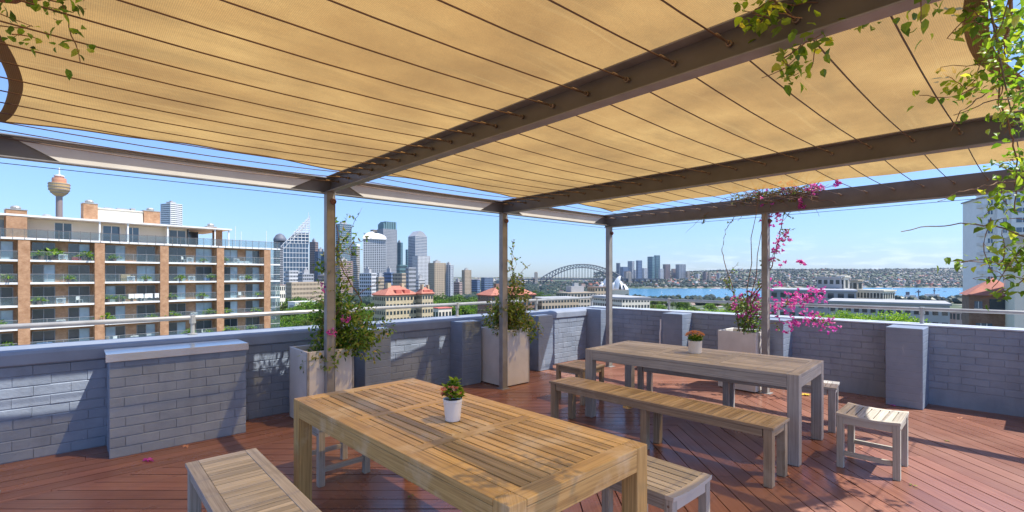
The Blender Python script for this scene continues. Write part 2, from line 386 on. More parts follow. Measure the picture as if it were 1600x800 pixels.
def slabw(mb, p, q, n, d0, d1, z0, z1, mi=0):
    p = Vector((p.x, p.y, 0)); q = Vector((q.x, q.y, 0))
    poly = [p + n * d0, q + n * d0, q + n * d1, p + n * d1]
    mb.prism([(v.x, v.y) for v in poly], z0, z1, 'z', mi)
WL0 = W(-7, -.79); WL1 = W(5.45, -.79)                   # inner face of left wall
RW0 = Vector((1.853, 9.04, 0)); RD = Vector((3.807, -3.69, 0)).normalized(); RN = Vector((-RD.y * -1, RD.x * -1, 0))
RN = Vector((RD.y, -RD.x, 0))                            # towards the terrace
if RN.dot(Vector((0, 0, 0)) - RW0) < 0: RN = -RN
RW1 = RW0 + RD * 11; RWs = RW0 - RD * .55
lw = thing('parapet_wall', 'long blue grey painted brick parapet on the left with a projecting smooth band on top', 'wall', W(-1, -.79), 0)
def under(o, root):
    o.parent = root; o.matrix_parent_inverse = Matrix.Identity(4); o.location = -root.location; return o
# children are modelled in world coordinates: shift to the root
def wbuild(mb, name, mats, root, **kw):
    inv = Matrix.LocRotScale(root.location, root.rotation_euler, None).inverted()
    mb.v = [tuple(inv @ Vector(p)) for p in mb.v]
    return mb.build(name, mats, root, **kw)
m = MB(); slabw(m, WL0, WL1, -B, 0, .26, -.3, .80); bricks(m, WL0, G, B, (WL1 - WL0).length, 0, .80)
wbuild(m, 'brick_face', M['brick'], lw)
m = MB()
for (d0, d1, z0, z1) in ((.0, .30, .80, .925),):
    pr = [(.012, .802), (.026, .812), (.024, .90), (.010, .925), (-.05, .942), (-.29, .95), (-.30, .80)]
    vs = []
    for base in (WL0, WL1):
        vs += [base + B * a + Vector((0, 0, z)) for a, z in pr]
    k = len(pr); m.add(vs, [tuple(range(k)), tuple(range(k, 2 * k))[::-1]] + [(i, k + i, k + (i + 1) % k, (i + 1) % k) for i in range(k)])
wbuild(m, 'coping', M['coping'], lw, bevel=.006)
def pier(root, s0, s1, t1, top=.905):
    m = MB(); m.prism([tuple(W(s0, -.785)[:2]), tuple(W(s1, -.785)[:2]), tuple(W(s1, t1)[:2]), tuple(W(s0, t1)[:2])], 0, top)
    wbuild(m, 'pier', M['pier'], root, bevel=.008)
pier(lw, .62, .965, -.48); pier(lw, 2.07, 2.415, -.48); pier(lw, 3.62, 3.965, -.5)
rw = thing('parapet_wall', 'blue grey painted brick parapet on the right side facing the harbour with square piers', 'wall', RW0 + RD * 3, 0)
m = MB(); slabw(m, RWs, RW1, -RN, 0, .28, -.3, .94); bricks(m, RWs, RD, RN, (RW1 - RWs).length, .20, .94)
slabw(m, RWs, RW1, RN, -.1, -.004, 0, .2)
wbuild(m, 'brick_face', M['brick'], rw)
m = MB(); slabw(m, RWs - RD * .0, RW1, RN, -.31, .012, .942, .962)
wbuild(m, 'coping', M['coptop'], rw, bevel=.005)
def rpier(root, s, t0, t1, top=.945, name='pier'):
    a = W(s, t0); b = W(s + (.11 if t0 > 3 else .0) * 0, t1)
    def wallpt(t):   # where the line of constant t meets the right wall
        p = W(0, t); den = G.x * RD.y - G.y * RD.x; d = RW0 - p; k = (d.x * RD.y - d.y * RD.x) / den
        return p + G * (k + .01)
    sh = .04 * (t0 + .4) * .55
    q = [W(s + sh, t0), wallpt(t0), wallpt(t1), W(s + sh, t1)]
    m = MB(); m.prism([(v.x, v.y) for v in q], 0, top); return wbuild(m, name, M['pier'], root, bevel=.008)
rpier(rw, 5.2, -.788, -.446, .938, 'corner_pier'); rpier(rw, 5.2, .79, 1.14); rpier(rw, 5.22, 2.26, 2.61); rpier(rw, 5.22, 3.74, 4.09); rpier(rw, 5.22, 5.2, 5.55)
m = MB(); p = W(5.2, .76); m.tube([p, p + Vector((0, 0, .62)), p + Vector((0, 0, .70)) + G * .02, p + Vector((0, 0, .84)) + G * .02], .012, 8)
wbuild(m, 'conduit', M['white'], rw)
# metal capped plinth
pl = thing('brick_plinth', 'low wide blue grey painted brick plinth with bright metal capping against the left parapet', 'plinth', W(-1.24, -.55), RG)
m = MB(); o0 = W(-1.763, -.315); m.prism([tuple(v[:2]) for v in (W(-1.755, -.77), W(-.72, -.77), W(-.72, -.325), W(-1.755, -.325))], 0, .86)
bricks(m, W(-1.763, -.325), G, B, 1.05, 0, .86); bricks(m, W(-.722, -.325), -B, G, .44, 0, .86); bricks(m, W(-1.755, -.765), B, -G, .44, 0, .86)
wbuild(m, 'brick_face', M['brick'], pl)
m = MB(); m.prism([tuple(v[:2]) for v in (W(-1.785, -.755), W(-.70, -.755), W(-.70, -.29), W(-1.785, -.29))], .862, .895)
m.prism([tuple(v[:2]) for v in (W(-1.789, -.30), W(-.696, -.30), W(-.696, -.286), W(-1.789, -.286))], .83, .897)
wbuild(m, 'metal_capping', M['zinc'], pl, bevel=.003)

# guard rail outside the parapet
gr = thing('guard_rail', 'galvanised tube guard rail fixed on top of the parapet right around the terrace', 'railing', W(5.5, -.95, .95), 0)
m = MB(); rc = W(5.47, -.97); off = -RN * .2
cor = RWs + off; 
# intersect rail lines
p = W(0, -.99); q = RW0 + off; den = G.x * RD.y - G.y * RD.x; d = q - p; k = (d.x * RD.y - d.y * RD.x) / den; corner = p + G * k
m.tube([W(-7, -.99, 1.12), corner + Vector((0, 0, 1.13))], .024, 10); wbuild(m, 'rail_tube', M['rail'], gr, smooth=True)
m = MB(); m.tube([corner + Vector((0, 0, 1.13)), corner + RD * 11 + Vector((0, 0, 1.155))], .024, 10); wbuild(m, 'rail_tube', M['rail'], gr, smooth=True)
def rpost(p, top):
    m = MB(); m.tube([p + Vector((0, 0, .93)), p + Vector((0, 0, top - .02))], .02, 8); m.lathe([(.045, .948), (.045, .958), (.02, .96)], 12, (p.x, p.y, 0))
    m.lathe([(.031, top - .055), (.031, top + .03), (.02, top + .034)], 10, (p.x, p.y, 0)); wbuild(m, 'rail_post', M['rail'], gr, smooth=False)
for s in (-4.48, -2.77, -1.06, .65, 2.35, 4.06): rpost(W(s, -.99), 1.12)
rpost(corner, 1.13)
for d in (1.62, 3.35, 5.0, 6.75): rpost(corner + RD * d, 1.135)

# ------------------------------------------------------------ pergola
pg = thing('pergola', 'grey brown painted steel pergola frame with three long beams, square posts and stretched wires', 'pergola', W(0, 0), RG)
ZB, ZT = 2.42, 2.60
def pb(mb, name, mat, **kw): return mb.build(name, mat, pg, **kw)       # local: x=s, y=-t
def cbeam_y(s, ta, tb, zb, zt, name='beam'):
    m = MB()
    m.boxr(s + .030, s + .038, -ta, -tb, zb + .008, zt - .008)
    m.boxr(s - .04, s + .04, -ta, -tb, zb, zb + .008, 1); m.boxr(s - .04, s + .04, -ta, -tb, zt - .008, zt, 1)
    o = pb(m, name, [M['steel'], M['steel_edge']], bevel=.002); return o
for s, zb in ((-2.45, ZB), (0, ZB + .02), (2.42, ZB)): cbeam_y(s, -.05, 5.6, zb, ZT)
m = MB(); m.boxr(4.80, 4.88, .06, -6.2, 2.40, 2.61); m.boxr(4.78, 4.90, .06, -6.2, 2.390, 2.398, 1); pb(m, 'beam', [M['steel'], M['steel_edge']], bevel=.003)
m = MB(); m.boxr(-3.4, 4.9, .04, .048, ZB, ZT - .01); m.boxr(-3.4, 4.9, -.03, .04, ZB, ZB + .008, 1); m.boxr(-3.4, 4.9, -.03, .04, ZT - .02, ZT - .012, 1); pb(m, 'front_beam', [M['steel'], M['steel_edge']])
for a, b in ((-2.41, -.045), (.045, 2.375), (2.465, 4.795)):
    m = MB(); m.prism([(a + .06, 2.592), (b - .06, 2.592), (b - .36, 2.428), (a + .36, 2.428)], .022, .036, 'y'); m.boxr(a + .07, b - .07, .014, .022, 2.56, 2.566, 1); pb(m, 'light_flashing', [M['valance'], M['steel_edge']])
def post(s, t, top, gus=True):
    m = MB(); m.boxr(s - .0375, s + .0375, -t - .034, -t + .034, 0, top); m.boxr(s - .046, s - .0385, -t - .0375, -t + .0375, 0, top, 1); m.boxr(s + .0385, s + .046, -t - .0375, -t + .0375, 0, top, 1)
    o = pb(m, 'post', [M['post'], M['steel_edge']], bevel=.002)
    m = MB(); m.boxr(s - .07, s + .07, -t - .07, -t + .07, .0, .008); m.build('base_plate', M['steel_edge'], o)
    m = MB(); m.lathe([(.03, 0), (.045, .012), (.03, .03), (.02, .04)], 12); 
    m2 = MB(); m2.M = Matrix.Translation((s + .02, -t - .04, top - .10)) @ Matrix.Rotation(R(90), 4, 'X'); m2.lathe([(.030, 0), (.034, .006), (.030, .016), (.014, .018), (.012, .034)], 10); m2.build('rusty_bracket', M['rust'], o)
post(-2.45, 0, ZB); post(0, 0, ZB + .02); post(2.42, 0, ZB); post(4.84, 0, 2.39); post(4.84, 2.54, 2.39)
m = MB(); m.tube([(-3.5, .06, 2.385), (4.9, .06, 2.385)], .0028, 5); m.tube([(4.88, .06, 2.355), (4.88, -6.2, 2.355)], .0028, 5); pb(m, 'lower_wire', M['cable'])
for i in range(22):
    t = .158 + .25 * i; m = MB(); pts = []
    for a, b in ((-2.42, .03), (.03, 2.45), (2.45, 4.86)):
        for k in range(6): u = k / 6; pts.append((a + (b - a) * u, -t, 2.53 - .03 * 4 * u * (1 - u)))
    pts.append((4.86, -t, 2.53)); m.tube(pts, .0036, 5); c = pb(m, 'cable', M['cable'])
    for s in (.03, 2.45, 4.80):
        m = MB(); m.M = Matrix.Translation((s - .004, -t, 2.53)) @ Matrix.Rotation(R(-90), 4, 'Y'); m.lathe([(.013, 0), (.013, .012), (.008, .014), (.008, .03)], 8); m.build('bolt', M['bolt'], c)
    m = MB(); m.tube([(-.10, -t, 2.531), (.018, -t, 2.53)], .005, 6); m.tube([(2.30, -t, 2.531), (2.438, -t, 2.53)], .005, 6); m.tube([(4.66, -t, 2.531), (4.79, -t, 2.53)], .005, 6); m.build('turnbuckle', M['bolt'], c)
# far lamp stub at the left edge
st = thing('metal_stub', 'rusty round pipe end poking in at the left edge under the front beam', 'pipe', W(-2.52, .09, 2.28), RG)
m = MB(); m.tube([(-.25, 0, .04), (-.08, 0, .04)], .02, 8); m.lathe([(.036, -.04), (.038, -.03), (.038, .045), (.0, .05)], 18, (-.0, 0, 0)); m.tube([(-.1, 0, .04), (0, 0, .04)], .02, 8); m.build('pipe_end', M['rust'], st, smooth=False)

# ------------------------------------------------------------ shade sail
sail = thing('shade_sail', 'tan knitted shade cloth stretched over the whole pergola with scalloped edges', 'shade sail', W(1.2, 2.5, 2.65), RG)
NU, NV = 96, 72
def bow(u): return 4 * u * (1 - u)
sm_ = lambda x: x * x * (3 - 2 * x)
def sailpt(u, v, dz=0):
    # u: along s, v: along t ; concave edges
    s0 = -2.40 + .15 * bow(min(1, v / .43)) - .28 * sm_(max(0, min(1, (v - .36) / .2))); s1 = 4.66 + (-.12) * bow(v)
    t0 = .17 + .0 * bow(u); t1 = 5.36
    s = s0 + (s1 - s0) * u
    # front edge scalloped per bay
    bays = [(-2.42, 0), (0, 2.42), (2.42, 4.8)]
    for a, b in bays:
        if a <= s < b: w_ = (s - a) / (b - a); t0 += .12 * bow(w_) + (.0 if a < 2 else 0)
    nb = [(-3, -.8, .15), (-.8, 3.0, .5), (3.0, 5, .3)]
    for a, b, dd in nb:
        if a <= s < b: w_ = (s - a) / (b - a); t1 -= dd * bow(w_)
    t = t0 + (t1 - t0) * v
    z = 2.655
    for a, b in bays:
        if a <= s < b: w_ = (s - a) / (b - a); z += .02 * bow(w_)
    z += .008 * sin(s * 9 + t * 3) * sin(t * 2.1) + .006 * sin(t * 7 + s * 2) - .02 * (1 - min(1, v * 8))
    return Vector((s, -t, z + dz))
inv = Matrix.LocRotScale(sail.location, sail.rotation_euler, None).inverted() @ Matrix.LocRotScale(P1, (0, 0, RG) if False else sail.rotation_euler, None)
m = MB(); m.M = inv; vs = [sailpt(i / NU, j / NV) for j in range(NV + 1) for i in range(NU + 1)]
m.add(vs, [(j * (NU + 1) + i, j * (NU + 1) + i + 1, (j + 1) * (NU + 1) + i + 1, (j + 1) * (NU + 1) + i) for j in range(NV) for i in range(NU)])
m.build('canopy', M['sail'], sail, smooth=True)
m = MB(); m.M = inv
def strip(fn, n=60, wd=.07):
    vs = []
    for i in range(n + 1):
        a, b = fn(i / n); 
        vs += [a, b, b + Vector((0, 0, .004)), a + Vector((0, 0, .004))]
    fs = []
    for i in range(n):
        for k in range(4): fs.append((i * 4 + k, i * 4 + (k + 1) % 4, (i + 1) * 4 + (k + 1) % 4, (i + 1) * 4 + k))
    m.add(vs, fs)
D = lambda p, dx, dy: p + Vector((dx, dy, -.006))
strip(lambda k: (D(sailpt(0, k), -.01, 0), D(sailpt(0, k), .05, 0)))
strip(lambda k: (D(sailpt(k, 1), 0, -.01), D(sailpt(k, 1), 0, .07)), 90)
strip(lambda k: (D(sailpt(k, 0), 0, .005), D(sailpt(k, 0), 0, -.02)), 90)
m.build('hem', M['hem'], sail)
# ------------------------------------------------------------ furniture
def table(label, c, rz, L, Wd, mat, group, H=.75, leg=.09, ap=.085, panels=3, ns=13):
    # local x = length, y = width
    t = thing('dining_table', label, 'table', (c[0], c[1], 0), rz, group)
    fr = MB(); bw = .09; z0 = H - .028
    hl, hw = L / 2, Wd / 2
    for sy in (-1, 1): fr.boxr(-hl + leg + .001, hl - leg - .001, sy * (hw - bw), sy * hw, z0, H)
    for sx in (-1, 1): fr.boxr(sx * (hl - bw), sx * hl, -hw + leg + .001, hw - leg - .001, z0, H)
    pw = (L - 2 * bw) / panels
    for k in range(1, panels): x = -hl + bw + k * pw; fr.boxr(x - .035, x + .035, -hw + bw + .002, hw - bw - .002, z0, H)
    fr.build('top_frame', mat, t, bevel=.003)
    sl = MB(); n = ns; wy = (Wd - 2 * bw) / n
    for k in range(panels):
        xa = -hl + bw + k * pw + (.037 if k else .002); xb = -hl + bw + (k + 1) * pw - (.037 if k < panels - 1 else .002)
        for j in range(n):
            y = -hw + bw + j * wy; sl.boxr(xa, xb, y + .0045, y + wy - .0045, z0 + .002 + rnd(-.0006, .0006), H - .001 + rnd(-.0008, .0006))
    sl.build('top_slats', mat, t, bevel=.002)
    a = MB()
    for sy in (-1, 1): a.boxr(-hl + leg + .001, hl - leg - .001, sy * (hw - .028), sy * (hw - .002), z0 - ap, z0 - .002)
    for sx in (-1, 1): a.boxr(sx * (hl - .028), sx * (hl - .002), -hw + leg + .001, hw - leg - .001, z0 - ap, z0 - .002)
    for k in range(1, panels): x = -hl + bw + k * pw; a.boxr(x - .03, x + .03, -hw + .03, hw - .03, z0 - .05, z0 - .002)
    a.build('apron', mat, t, bevel=.003)
    for sx in (-1, 1):
        for sy in (-1, 1):
            m = MB(); m.boxr(sx * (hl - leg), sx * hl, sy * (hw - leg), sy * hw, 0, H + .0005); m.build('leg', mat, t, bevel=.005)
    return t
AB = math.atan2(B.y, B.x)
p = lambda *q: Vector(q)
table('golden slatted teak dining table nearest the camera with one small white pot on it', (-.398, 2.785), math.atan2(-1.51, 1.446), 2.09, .925, M['teak'], 'slatted dining tables')
table('weathered grey dining table further back carrying the pot of orange flowers', (1.905, 5.02), math.atan2(-1.42, 1.52), 2.10, .95, M['grey_teak'], 'slatted dining tables', ns=12)
def bench(label, c, rz, L, Wd, mat, fmat, name='long_bench', H=.45, mid=True, frame=.05, ns=None, group='long wooden benches', lt=.062):
    t = thing(name, label, 'bench', (c[0], c[1], 0), rz, group); hl, hw = L / 2, Wd / 2; th = .022
    def dip(x): return -.012 * (1 - (x / hl) ** 2) * 0
    f = MB()
    for sy in (-1, 1): f.boxr(-hl + .0, hl - .0, sy * (hw - frame), sy * hw, H - th, H)
    for sx in (-1, 1): f.boxr(sx * (hl - .06), sx * hl, -hw + frame + .001, hw - frame - .001, H - th, H)
    f.build('seat_frame', fmat, t, bevel=.003)
    s = MB(); n = ns or int((L - .12) / .041); w_ = (L - .124) / n
    for i in range(n):
        x = -hl + .062 + i * w_; g = .0018 if (i % 5) else .0045
        s.boxr(x + g, x + w_ - .0018, -hw + frame + .002, hw - frame - .002, H - th, H - .0015 + rnd(-.001, .0008))
    s.build('seat_slats', mat, t, bevel=.0015)
    a = MB()
    for sy in (-1, 1): a.boxr(-hl + .02 + lt, hl - .02 - lt, sy * (hw - .036), sy * (hw - .014), H - th - .062, H - th - .001)
    for sx in (-1, 1): a.boxr(sx * (hl - .04), sx * (hl - .018), -hw + .012 + lt, hw - .012 - lt, H - th - .062, H - th - .001)
    a.build('apron', mat, t, bevel=.002)
    xs = [-hl + .012 + lt / 2, hl - .012 - lt / 2] + ([0.0] if mid else [])
    for x in xs:
        for sy in (-1, 1):
            m = MB(); y = sy * (hw - .010 - lt / 2)
            if x == 0: y = sy * (hw - .040 - lt / 2)
            m.boxr(x - lt / 2, x + lt / 2, y - lt / 2, y + lt / 2, 0, H - th - .001); m.build('leg', mat, t, bevel=.003)
    return t
b1 = bench('long brown slatted bench between the two dining tables', (1.285, 4.455), math.atan2(-1.57, 1.516), 2.19, .37, M['teak2'], M['teak2'], frame=.03)
m = MB(); m.boxr(-.19, -.13, -.18, -.10, .345, .365); m.build('cross_block', M['teak'], b1)
bench('long bench on the far side of the grey dining table', (2.50, 5.58), math.atan2(-1.30, 1.66), 2.1, .37, M['grey_teak'], M['grey_teak'], frame=.03)
A = Vector((-1.947, 2.88, 0)); Bq = Vector((-1.666, 3.148, 0)); dd = Vector((.668, -.744, 0)).normalized(); c = (A + Bq) / 2 + dd * 1.05
bench('long grey framed bench with pale slats at the bottom left corner of the view', c, math.atan2(dd.y, dd.x), 2.1, .385, M['pale_teak'], M['frame_teak'], frame=.065, mid=True)

def stool_proto(label, mat):
    # local x = slat direction, y = across the scooped seat
    t = thing('slatted_stool', label, 'stool', (0, 0, 0), 0, 'square slatted stools')
    L, Wd, H, lt = .46, .42, .445, .048
    def zc(y): return H - .014 * (1 - (2 * y / Wd) ** 2)
    s = MB(); n = 7; inner = Wd; w_ = inner / n
    for i in range(n):
        y = -Wd / 2 + (i + .5) * w_; e = (0, n - 1)
        xl = L / 2 - .052
        ya, yb = y - w_ / 2 + .0045, y + w_ / 2 - .0045
        if i == 0: ya = -Wd / 2
        if i == n - 1: yb = Wd / 2
        xx = L / 2 if i in e else xl - .001
        s.box((0, (ya + yb) / 2, zc((ya + yb) / 2) - .010), (2 * (xl - .001), yb - ya, .02), rot=Matrix.Rotation(math.atan(.014 * 8 * y / Wd ** 2), 3, 'X'))
    s.build('seat_slats', mat, t, bevel=.0025)
    e = MB()
    for sx in (-1, 1):
        pts = [(-Wd / 2 + Wd * k / 8) for k in range(9)]
        poly = [(y, zc(y) + .001) for y in pts] + [(y, zc(y) - .021) for y in pts[::-1]]
        e.prism(poly, sx * (L / 2 - .052), sx * L / 2, 'x')
    e.build('end_rail', mat, t, bevel=.0025)
    a = MB()
    for sx in (-1, 1):
        pts = [(-Wd / 2 + lt) + (Wd - 2 * lt) * k / 8 for k in range(9)]
        poly = [(y, zc(y) - .023) for y in pts] + [(y, H - .085) for y in pts[::-1]]
        a.prism(poly, sx * (L / 2 - .036), sx * (L / 2 - .014), 'x')
    for sy in (-1, 1): a.boxr(-L / 2 + lt + .01, L / 2 - lt - .01, sy * (Wd / 2 - .034), sy * (Wd / 2 - .012), H - .085, H - .026)
    a.build('apron', mat, t, bevel=.002)
    for sx in (-1, 1):
        for sy in (-1, 1):
            m = MB(); m.boxr(sx * (L / 2 - lt - .008), sx * (L / 2 - .008), sy * (Wd / 2 - lt - .004), sy * (Wd / 2 - .004), 0, H - .022); lg = m.build('leg', mat, t, bevel=.003)
            m = MB(); m.M = Matrix.Translation((sx * (L / 2 - .008 - lt / 2), sy * (Wd / 2 - .004), H - .055)) @ Matrix.Rotation(R(-90 * sy), 4, 'X'); m.lathe([(.007, 0), (.007, .0015)], 8); m.build('plug', M['bolt'], lg)
    for sx in (-1, 1):
        m = MB(); m.boxr(sx * (L / 2 - .045), sx * (L / 2 - .02), -Wd / 2 + lt + .005, Wd / 2 - lt - .005, .10, .135); m.build('stretcher', mat, t, bevel=.002)
    return t
s0 = stool_proto('pale slatted stool standing alone at the right of the grey dining table', M['pale_teak'])
cp = lambda lab: tag(copy_tree(s0), lab)
s0.location = (2.965, 3.98, 0); s0.rotation_euler = (0, 0, RG + .04)
s1 = cp('pale slatted stool beside the right hand corner of the golden dining table'); s1.location = (.815, 2.75, 0); s1.rotation_euler = (0, 0, AB)
s2 = cp('pale slatted stool tucked behind the left end of the golden dining table'); s2.location = (-1.43, 3.87, 0); s2.rotation_euler = (0, 0, AB + .03)
s3 = thing('x', '', '')
bpy.data.objects.remove(s3)
s3 = stool_proto('brown slatted stool at the far left end of the grey dining table', M['teak2']); s3.location = (.86, 6.12, 0); s3.rotation_euler = (0, 0, AB - .02)

MB.fine = True
# ------------------------------------------------------------ potted flowers on the tables
def rosette(m, c, r, n, L, Wd, mis, up=.5):
    for i in range(n):
        d = rv(); d.z = abs(d.z) * up + .1; d.normalize()
        m.leaf(c + Vector((rnd(-r, r), rnd(-r, r), rnd(0, r))), d, Vector((0, 0, 1)), L * rnd(.7, 1.2), Wd * rnd(.7, 1.2), random.choice(mis), .12)
pt = thing('potted_plant', 'small round white pot of green leaves and pink buds on the golden table', 'potted plant', (-.335, 2.735, .751))
m = MB(); m.lathe([(.040, 0), (.042, .003), (.053, .105), (.055, .108), (.055, .122), (.051, .122), (.048, .108), (.0, .106)], 36); m.build('pot', M['pot'], pt, smooth=False)
m = MB(); m.lathe([(.047, .109), (.02, .113), (0, .114)], 20); m.build('soil', M['soil'], pt)
m = MB()
for i in range(34):
    a = rnd(0, 6.28); r = rnd(.0, .052); c0 = Vector((r * cos(a), r * sin(a), .12 + rnd(.0, .085) * (1 - r / .09)))
    rosette(m, c0, .01, 9, .040, .026, [0, 0, 1], .7)
rosette(m, Vector((.012, .0, .205)), .014, 22, .042, .032, [1, 1, 0], .8)
m.build('leaves', [M['leaf_mid'], M['leaf_bright']], pt)
m = MB()
for i in range(24):
    a = rnd(0, 6.28); r = rnd(.02, .055); c0 = Vector((r * cos(a) - .004, -abs(r * sin(a)) - .012, .135 + rnd(.0, .065)))
    for k in range(4):
        d = rv(); d.z = abs(d.z); m.leaf(c0, d, Vector((0, -1, .4)), .018, .014, 0, .3)
m.build('flowers', M['bloom_pink'], pt)
pt = thing('potted_plant', 'straight cream pot of orange pink flowers on the grey table', 'potted plant', (1.93, 5.10, .751))
m = MB(); m.lathe([(.062, 0), (.066, .003), (.070, .13), (.064, .13), (.062, .115), (0, .113)], 32); m.build('pot', M['potc'], pt)
m = MB()
for i in range(60):
    a = rnd(0, 6.28); r = rnd(0, .065); rosette(m, Vector((r * cos(a), r * sin(a), .12 + rnd(0, .05))), .01, 6, .035, .02, [0], .8)
m.build('leaves', [M['leaf_mid']], pt)
m = MB()
for i in range(130):
    a = rnd(0, 6.28); q = rnd(0, 1.4); c0 = Vector((cos(a) * sin(q) * .098, sin(a) * sin(q) * .098, .165 + cos(q) * .062))
    for k in range(7):
        d = rv(); d.z = abs(d.z) * .8; m.leaf(c0, d, Vector((0, 0, 1)), .014, .010, 0, .3)
m.build('flowers', M['bloom_peach'], pt)

# ------------------------------------------------------------ tall planters with climbers
def planter(label, s0, s1, t0, t1, h):
    c = W((s0 + s1) / 2, (t0 + t1) / 2); t = thing('tall_planter', label, 'planter', c, RG, 'tall square planters'); a, b = (s1 - s0) / 2, (t1 - t0) / 2; th = .028
    m = MB(); m.boxr(-a, a, -b, -b + th, .012, h); m.boxr(-a, a, b - th, b, .012, h); m.boxr(-a, -a + th, -b + th, b - th, .012, h - .001); m.boxr(a - th, a, -b + th, b - th, .012, h - .001)
    m.build('box', M['fibre'], t, bevel=.004)
    m = MB(); m.boxr(-a + .02, a - .02, -b + .02, b - .02, 0, .012); m.build('foot', M['dark'], t)
    m = MB()
    N = 10
    vs = [(-a + th + (2 * a - 2 * th) * i / N, -b + th + (2 * b - 2 * th) * j / N, h - .07 + rnd(-.012, .012)) for j in range(N + 1) for i in range(N + 1)]
    m.add(vs, [(j * (N + 1) + i, j * (N + 1) + i + 1, (j + 1) * (N + 1) + i + 1, (j + 1) * (N + 1) + i) for j in range(N) for i in range(N)]); m.build('soil', M['soil'], t, smooth=True)
    return t, c
planter('white square planter behind the first post, nearest the metal capped plinth', -.22, .28, -.06, -.555, .78)
planter('white square planter behind the second post in the middle of the view', 2.46, 2.95, -.05, -.55, .80)
planter('cream stained planter under the magenta bougainvillea at the right post', 4.72, 5.19, 1.95, 2.46, .80)

def wander(p, d, L, step=.06, jit=.25, up=.0, pull=None):
    pts = [p.copy()]; d = d.normalized(); n = max(2, int(L / step))
    for i in range(n):
        d = (d + rv() * jit + Vector((0, 0, up))).normalized()
        if pull is not None: d = (d + (pull - pts[-1]).normalized() * .08).normalized()
        pts.append(pts[-1] + d * step)
    return pts
def stem(mb, pts, r0, r1, n=5): k = len(pts); mb.tube(pts, [r0 + (r1 - r0) * i / (k - 1) for i in range(k)], n)
def leaves_on(mb, pts, per, L, Wd, mis, spread=.04, droop=.2):
    for i in range(len(pts) - 1):
        for k in range(per if isinstance(per, int) else (1 if random.random() < per else 0)):
            q = pts[i].lerp(pts[i + 1], random.random()) + rv() * spread * random.random(); d = rv(); d.z -= droop
            mb.leaf(q, d, rv(), L * rnd(.6, 1.25), Wd * rnd(.6, 1.25), random.choice(mis), .15)
# plant at the first post: big leafy mound with climbing sprigs
def shrub(label, base, rt, mounds, sprigs, mis, mats, leafL, nleaf, cat='climbing plant', name='climbing_plant', flowers=None):
    t = thing(name, label, cat, base, 0); st = MB(); lf = MB(); o0 = Vector((0, 0, 0))
    for c, r, n in mounds:
        c = Vector(c)
        for k in range(8 if n > 800 else 2):
            q = c + rv() * r[0] * .7; pts = [Vector((rnd(-.08, .08), rnd(-.08, .08), -.06))]
            for u in range(1, 7): pts.append(pts[0].lerp(q, u / 6) + rv() * .025 + Vector((0, 0, .05 * sin(u / 6 * 3))))
            stem(st, pts, .008, .003)
        cl = [(c + Vector((rv().x * r[0], rv().y * r[1], rv().z * r[2])) * 1.0, rnd(.05, .13)) for _ in range(int(n / 38))]
        for q, rr in cl:
            for _ in range(38):
                d = rv(); pnt = q + d * rr * rnd(.5, 1.1); dd_ = (d + rv() * .8); dd_.z -= .15
                lf.leaf(pnt, dd_, Vector((0, 0, 1)) + rv() * .7, leafL * rnd(.6, 1.3), leafL * .6 * rnd(.7, 1.3), random.choice(mis), .15)
    for pth, r, dens in sprigs:
        pts = []
        for i in range(len(pth) - 1):
            a, b = Vector(pth[i]), Vector(pth[i + 1]); n = max(2, int((b - a).length / .05))
            for k in range(n): pts.append(a.lerp(b, k / n) + rv() * .008)
        pts.append(Vector(pth[-1])); stem(st, pts, r, r * .4)
        for i in range(0, len(pts) - 1, 2):
            if random.random() < dens:
                sp = wander(pts[i], rv() + Vector((0, 0, .3)), rnd(.06, .22), .03, .3); stem(st, sp, .0028, .0012, 4); leaves_on(lf, sp, 2, leafL, leafL * .55, mis, .02)
        leaves_on(lf, pts, dens * .8, leafL, leafL * .55, mis, .03)
    st.build('stems', M['twig'], t); lf.build('foliage', mats, t)
    if flowers:
        fm = MB()
        for q, rr, n in flowers:
            q = Vector(q)
            for _ in range(n):
                c0 = q + Vector((rnd(-1, 1) * rr[0], rnd(-1, 1) * rr[1], rnd(-1, 1) * rr[2]))
                for k in range(4):
                    d = rv(); fm.leaf(c0, d, rv(), rnd(.026, .040), rnd(.022, .034), 0, .25)
        fm.build('bracts', M['bract'], t)
    return t
g_, b_ = G, B
def L_(s, t, z): v = G * s + B * t; return (v.x, v.y, z)
